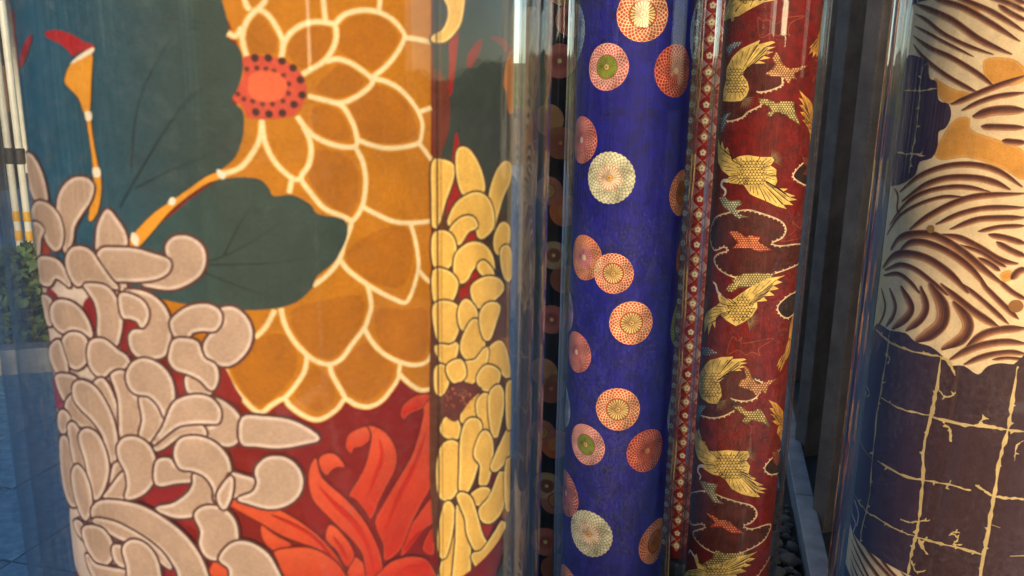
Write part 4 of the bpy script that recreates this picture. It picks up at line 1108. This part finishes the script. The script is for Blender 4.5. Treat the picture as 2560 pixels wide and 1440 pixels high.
def purple(s, z): return mixc(rgb(44, 34, 78), rgb(62, 36, 44), (s / RF + 1.1) / 0.9)
p4.fill(pg, P('I', '355,275 400,285 440,310 450,390 485,410 495,500 545,520 557,580 530,640 495,660 490,730 460,790 400,810 380,870 330,910 275,928 250,900 270,640 300,450 330,300'), purple, 6, n=3)
p4.fill(pg, P('J', '175,195 215,188 250,212 330,225 380,270 450,290 510,335 550,385 620,388 690,432 740,390 800,375 870,380 940,368 940,900 940,1500 220,1500 175,1395 130,1370 100,1320 75,1250 30,1100 60,700 130,400'), purple, 6, n=3)
p4.fill(pg, P('J', '58,1232 90,1310 130,1378 178,1385 200,1430 215,1500 30,1500 35,1350'), rgb(214, 160, 116), 7)
for t in ('J 50,1250 62,1330 80,1400 110,1490', 'J 40,1290 35,1380 60,1490', 'J 70,1020 62,1120 80,1180 60,1240', 'J 75,1060 95,1130 85,1190'):
    k, s = t.split(' ', 1); p4.stroke(pg, P(k, s), 5, rgb(196, 192, 200), 9)
GC = rgb(206, 176, 122)
rk = random.Random(11)
def crack(t, wd):
    k, s = t.split(' ', 1)
    q = spline(P(k, s), False, 6)
    q = [(x + rk.uniform(-1.2, 1.2), y + rk.uniform(-1.2, 1.2)) for x, y in q]
    wj = [rk.uniform(0.3, 1.5) for _ in q] + [1]
    p4.stroke(pg, q, wd / 2 * 0.78, GC, 8, taper=lambda u: wj[int(u * (len(q) - 1))] * (0.4 + 0.6 * min(1, 6 * u, 6 * (1 - u) + 0.1)), smooth=False)
    for i in range(3, len(q) - 2, 4):
        if rk.random() < 0.62:
            dx, dy = q[i + 1][0] - q[i - 1][0], q[i + 1][1] - q[i - 1][1]; l = math.hypot(dx, dy) or 1
            sg = rk.choice((-1, 1)); ln = rk.uniform(5, 11)
            tip = (q[i][0] - dy / l * sg * ln + dx / l * rk.uniform(-4, 4), q[i][1] + dx / l * sg * ln + dy / l * rk.uniform(-4, 4))
            p4.stroke(pg, [q[i], tip], wd / 2 * 1.1, GC, 8, taper=lambda u: 1.05 - u)
for t, wd in [('I 415,335 402,450 395,560 375,700 360,780 348,865', 10), ('I 325,455 370,452 412,455 485,440', 8), ('I 288,760 330,770 370,770 430,780', 9), ('I 420,330 440,318', 9),
              ('J 250,215 237,330 210,500 185,650 165,860 145,1060 112,1200 100,1310', 12), ('J 505,345 485,500 455,650 420,800 415,960 400,1130 380,1240 355,1350 335,1470', 18), ('J 888,390 862,560 840,700 800,850 770,1040 745,1180 720,1320 695,1470', 18),
              ('J 180,205 240,262 290,290 400,325 510,342', 14), ('J 505,345 545,370 578,438', 18), ('J 205,548 310,605 450,636', 10), ('J 455,640 600,680 730,690 840,710 940,716', 18), ('J 165,858 100,740', 8), ('J 190,863 300,930 415,960', 13), ('J 420,962 540,980 655,1012', 12), ('J 680,985 710,1005 770,1040 860,1050 940,1056', 14), ('J 70,1030 130,1112 180,1145 290,1210 378,1240', 10), ('J 380,1245 490,1275 600,1300 722,1332', 14), ('J 850,1340 940,1335', 8),
              ('J 488,495 520,540 555,540 578,518', 9), ('J 515,690 548,700 555,770', 12), ('J 690,685 715,655 742,650', 14), ('J 872,862 885,785 940,758', 8), ('J 545,980 530,1000 555,962', 8), ('J 600,1222 560,1222 590,1250 570,1280 612,1280', 10), ('J 395,1255 415,1300 440,1332', 18), ('J 355,1360 380,1415 430,1412', 9), ('J 305,1155 350,1170 400,1165 450,1160', 10), ('J 130,480 150,520 140,545 128,500', 8), ('J 745,1180 800,1200', 9), ('J 225,330 250,350 240,380', 10), ('J 112,1180 135,1200', 9)]:
    crack(t, wd)
z4a, z4b = p4.sz(2400, 1480)[1], p4.sz(2420, -15)[1]
H4 = z4b - z4a
p4.build([(a, dz * H4) for a in (0, 2 * math.pi / 3, 4 * math.pi / 3) for dz in (-2, -1, 0, 1) if (a or dz) and ZB - 0.02 < z4a + dz * H4 and z4b + dz * H4 < ZT + .02], (z4a, z4b))

# ================================================================== surroundings
M_LEAF = make_simple('hedge_leaf', rgb(40, 62, 34), rgb(92, 118, 62), 9, 0.55)
M_TWIG = make_simple('hedge_twig', rgb(40, 32, 24), rgb(70, 56, 40), 20, 0.9)
M_PALE = make_simple('pale_enamel_pole', rgb(196, 194, 182), rgb(216, 214, 204), 6, 0.35)
M_DARK = make_simple('dark_rubber', rgb(26, 28, 34), rgb(40, 42, 48), 20, 0.6)
M_YEL = make_simple('yellow_reflective_band', rgb(200, 150, 40), rgb(216, 168, 60), 20, 0.4)
M_PLAS = make_simple('pale_plaster', rgb(196, 190, 178), rgb(216, 210, 198), 3, 0.85, 60, 0.2, 0.002)
M_TIMB = make_simple('cedar_boards', rgb(150, 96, 54), rgb(182, 126, 78), 4, 0.7, 40, 0.3, 0.002, stretch=(8, 8, 0.6))
M_ROOF = make_simple('dark_roof', rgb(46, 48, 52), rgb(66, 68, 72), 6, 0.6)
M_GLAZ = make_simple('window_glass', rgb(40, 52, 60), rgb(56, 68, 76), 2, 0.06)

def hedge(label, a, b, depth, h, n, seed):
    """low clipped hedge from a to b (world points)"""
    rr = random.Random(seed)
    a = Vector(a); b = Vector(b); d = b - a; ln = d.length
    e = empty('hedge', a, math.atan2(d.y, d.x)); tag(e, label, 'hedge')
    bm = bmesh.new()
    for k in range(n):
        x = rr.uniform(0, ln); t = rr.random() ** 0.5
        an = rr.uniform(0, 2 * math.pi)
        y = depth / 2 * t * math.cos(an); z = h * 0.52 + h * 0.48 * t * math.sin(an) + 0.05 * math.sin(x * 5 + seed)
        s = rr.uniform(0.018, 0.042)
        q = Matrix.Rotation(rr.uniform(0, 6.28), 4, Vector((rr.gauss(0, 1), rr.gauss(0, 1), rr.gauss(0, 1))).normalized())
        pts = [q @ Vector(p) * s for p in ((-1, 0, 0), (-0.2, -0.55, 0.1), (1, 0, 0.05), (-0.2, 0.55, 0.1))]
        bm.faces.new([bm.verts.new(p + Vector((x, y, max(z, 0.03)))) for p in pts])
    o = obj('foliage', bm_mesh(bm), M_LEAF, e)
    bm = bmesh.new(); box(bm, -0.01, 0.01, -0.01, 0.01, 0, h * 0.7); sme = bm_mesh(bm); sme.materials.append(M_TWIG)
    for k in range(int(ln / 0.25)): obj('stem', sme, None, e, (0.12 + k * 0.25, 0, 0))
h0 = ground(-420, 960); h1 = ground(330, 905)
hedge('low green hedge seen past the edge of the largest pillar', h0 + U * 0.35, h1 + U * 0.35, 0.5, 0.54, 7000, 4)
# stone edging of the hedge
bm = bmesh.new()
dd = (h1 - h0); L0 = dd.length
for k in range(int(L0 / 0.5)):
    box(bm, k * 0.5 + 0.003, k * 0.5 + 0.497, -0.06, 0.06, -0.02, 0.12, 0.006)
ed = obj('hedge_edging', bm_mesh(bm), M_KERB); tag(ed, kind='structure')
ed.location = h0; ed.rotation_euler = (0, 0, math.atan2(dd.y, dd.x))
# pale pole with a dark clamp and yellow bands
def pale_pole(label, loc, group='pale poles by the hedge'):
    e = empty('pole', loc); tag(e, label, 'pole', group)
    r = 0.017
    obj('shaft', bm_mesh(lathe([(0, 0), (r, 0), (r, 3.2), (r * 0.6, 3.23), (0, 3.24)], 32)), M_PALE, e)
    obj('clamp', bm_mesh(lathe([(r + .001, 0.95), (r + .008, 0.955), (r + .008, 1.025), (r + .001, 1.03)], 32)), M_DARK, e)
    for z in (0.56, 0.66):
        obj('yellow_band', bm_mesh(lathe([(r + .0005, z), (r + .002, z + .002), (r + .002, z + .048), (r + .0005, z + .05)], 32)), M_YEL, e)
    obj('foot_plate', bm_mesh(lathe([(0, 0.0), (0.07, 0.0), (0.07, 0.012), (0, 0.012)], 32)), M_DARK, e)
q = ground(80, 860); pale_pole('pale pole with dark clamp, farther from the largest pillar', q)
q = ground(106, 862); pale_pole('pale pole with dark clamp, closer to the largest pillar', q)

pale_pole('pale pole mirrored as a bright line in the largest tube, outer one', (-2.30, -0.40, 0), 'pale poles mirrored in the tube')
pale_pole('pale pole mirrored as a bright line in the largest tube, inner one', (-2.26, -0.52, 0), 'pale poles mirrored in the tube')
M_BAMB = make_simple('dry_bamboo', rgb(190, 164, 100), rgb(214, 190, 130), 8, 0.5, stretch=(1, 1, 0.3))
def bamboo(label, loc, r=0.045):
    e = empty('bamboo_pole', loc); tag(e, label, 'pole')
    pr = [(0, 0)]
    for k in range(8):
        z = k * 0.35
        pr += [(r, z + .002), (r * .97, z + .03), (r * .97, z + .32), (r * 1.06, z + .342)]
    pr += [(0, 2.8)]
    obj('cane', bm_mesh(lathe(pr, 28)), M_BAMB, e)
    obj('tie', bm_mesh(lathe([(r + .001, 1.50), (r + .008, 1.503), (r + .008, 1.53), (r + .001, 1.533)], 28)), M_DARK, e)
bamboo('yellow bamboo pole standing behind the viewer', (-0.74, -2.35, 0))
# cloth banners added behind the viewer for bright streaks, lit through by the sun and mirrored in the near tube
def make_banner_mat():
    ma, nt, N, L, b = mat_new('banner_cloth')
    tl = N.new('ShaderNodeBsdfTranslucent'); tl.inputs[0].default_value = (0.8, 0.8, 0.76, 1)
    b.inputs['Base Color'].default_value = (0.8, 0.8, 0.76, 1); b.inputs['Roughness'].default_value = 0.8
    n = noise(nt, 60, 3, 0.5, tex_obj(nt)); bump(nt, b, n.outputs[0], 0.2, 0.001)
    mx = N.new('ShaderNodeMixShader'); mx.inputs[0].default_value = 0.55
    L.new(b.outputs[0], mx.inputs[1]); L.new(tl.outputs[0], mx.inputs[2]); L.new(mx.outputs[0], N['Material Output'].inputs['Surface'])
    return ma
M_BAN = make_banner_mat()
def banner(label, loc, rz, wd, z0, z1):
    e = empty('streak_banner', loc, rz); tag(e, label, 'banner', 'unseen banners added for mirrored streaks')
    obj('pole', bm_mesh(lathe([(0, 0.02), (0.011, 0.02), (0.011, z1 + .06), (0, z1 + .065)], 20)), M_DARK, e)
    obj('foot', bm_mesh(lathe([(0, 0), (0.16, 0), (0.15, 0.05), (0.03, 0.07), (0, 0.07)], 32)), M_DARK, e)
    bm = bmesh.new(); cols_ = []
    for i in range(7):
        x = 0.013 + wd * i / 6
        cols_.append([bm.verts.new((x, 0.012 * math.sin(i * 1.3 + j * .35), z0 + (z1 - z0) * j / 12)) for j in range(13)])
    for i in range(6):
        for j in range(12): bm.faces.new((cols_[i][j], cols_[i + 1][j], cols_[i + 1][j + 1], cols_[i][j + 1]))
    obj('cloth', bm_mesh(bm, smooth=True), M_BAN, e)
banner('narrow white banner added for its mirrored streak, beside the viewer', (-2.42, -0.55, 0), R_(35), 0.14, 1.16, 2.6)
banner('short white banner added for its mirrored streak, by the station house', (-2.2, -1.75, 0), R_(30), 0.20, 1.42, 2.4)
banner('tall white banner added for its mirrored streak, by the bamboo pole', (-0.95, -2.3, 0), R_(5), 0.16, 1.25, 2.7)
# station house behind the viewer, mirrored in the acrylic: dark cedar wall, pale posts, deep eaves
M_DCED = make_simple('stained_cedar', rgb(62, 44, 32), rgb(92, 66, 46), 5, 0.7, 40, 0.3, 0.002, stretch=(8, 8, 0.6))
M_CHAR = make_simple('charred_boards', rgb(30, 28, 28), rgb(52, 48, 46), 6, 0.8, 60, 0.5, 0.003, stretch=(8, 8, 0.7))
def house(name, label, loc, rz, W, Hh, D_, wall, seed):
    """street house: local +y is its front"""
    e = empty(name, loc, rz); tag(e, label, 'building')
    bm = bmesh.new(); box(bm, -W / 2, W / 2, -D_, 0, 0, Hh); obj('wall', bm_mesh(bm), wall, e)
    rr = random.Random(seed)
    x = -W / 2 + 0.3
    while x < W / 2 - 1.2:
        bm = bmesh.new(); box(bm, x, x + 0.13, 0.03, 0.16, 0.0, Hh - .004, 0.006)
        obj('post', bm_mesh(bm), M_PALE, e)
        wd = rr.choice((0.8, 1.1, 1.4)); x0 = x + 0.3; x1 = x0 + wd * 0.5; z1 = 1.0 + rr.uniform(.5, 1.1)
        bm = bmesh.new(); box(bm, x0, x1, 0.002, 0.03, 1.0, z1)
        wnd = obj('window', bm_mesh(bm), M_GLAZ if rr.random() < .6 else M_PLAS, e)
        for xx in (x0, (x0 + x1) / 2 - .02, x1 - .04):
            bm = bmesh.new(); box(bm, xx, xx + .04, 0.031, 0.05, 1.0, z1); obj('mullion', bm_mesh(bm), M_TIMB, wnd)
        x += wd + 0.25
    bm = bmesh.new(); box(bm, -W / 2 - .5, W / 2 + .5, -D_ - .5, 0.9, Hh + .002, Hh + 0.2, 0.03)
    obj('roof', bm_mesh(bm), M_ROOF, e)
house('station_house', 'long dark cedar station house with pale posts, mirrored in the tubes', (-9.3, -4.4, 0), R_(2), 12, 3.3, 3.0, M_DCED, 5)
house('shop_house', 'dark cedar shop house across the paving, past the largest pillar', (-8.2, 5.5, 0), R_(-90), 17, 3.0, 4.0, M_DCED, 8)
house('shop_house', 'pale plastered shop house added unseen past the cream wave pillar to brighten reflections', (7.6, 8.2, 0), R_(170), 11, 4.2, 4.0, M_PLAS, 9)  # added out of sight; its sunlit wall brightens the tube edges
def fence(name, label, cat, u0, v0, n, h, along, mat):
    o = V * v0 + U * u0
    e = empty(name, o, math.atan2(along.y, along.x)); tag(e, label, cat)
    bm = bmesh.new(); box(bm, 0, 0.148, 0, 0.02, 0.03, h, 0.003); me = bm_mesh(bm); me.materials.append(mat)
    for k in range(n): obj('board', me, None, e, (k * 0.15, 0, 0))
    for z in (0.25, h - 0.25):
        bm = bmesh.new(); box(bm, 0, n * 0.15, -0.05, -0.002, z, z + 0.07, 0.004); obj('rail', bm_mesh(bm), mat, e)
fence('post_shade_fence', 'charred board fence added beyond the cream wave pillar to darken the posts', 'fence', 1.32, KV + 0.56, 25, 2.2, U, M_CHAR)  # added to keep light off the fronts of the posts
X_ = Vector((1, 0, 0))
def fence_at(name, label, x0, y0, n, h, mat):
    q = Vector((x0, y0, 0)); fence(name, label, 'fence', q.dot(U), q.dot(V), n, h, X_, mat)
fence_at('ground_shade_fence', 'cedar board fence added behind the viewer to shade the ground', -3.25, -2.9, 31, 1.75, M_TIMB)  # added out of view so its shadow covers the ground
fence_at('sun_block_fence', 'tall charred board fence added behind the viewer to block the sun', 1.52, -3.0, 34, 3.0, M_CHAR)  # added out of view to cut the sun off the posts

# far trees and hills that close the view and show in the tubes
M_HILL = make_simple('wooded_hill', rgb(44, 60, 44), rgb(78, 94, 66), 0.05, 0.9)
hm = bmesh.new()
rr = random.Random(21)
ph = [(rr.uniform(0, 6.28), k, 1.0 / k ** 0.8) for k in (2, 3, 5, 8, 13, 21, 34)]
prev = None
for k in range(361):
    a = 2 * math.pi * k / 360
    hgt = 9 + 4.5 * sum(w_ * math.sin(a * f + p) for p, f, w_ in ph)
    hgt = max(hgt, 3)
    ring = [hm.verts.new((r * math.sin(a), r * math.cos(a), z)) for r, z in ((150, -1), (156, hgt * .55), (168, hgt), (230, hgt * 1.2))]
    if prev:
        for i in range(3): hm.faces.new((prev[i], ring[i], ring[i + 1], prev[i + 1]))
    prev = ring
hl = obj('hills', bm_mesh(hm, smooth=True), M_HILL); tag(hl, kind='structure')
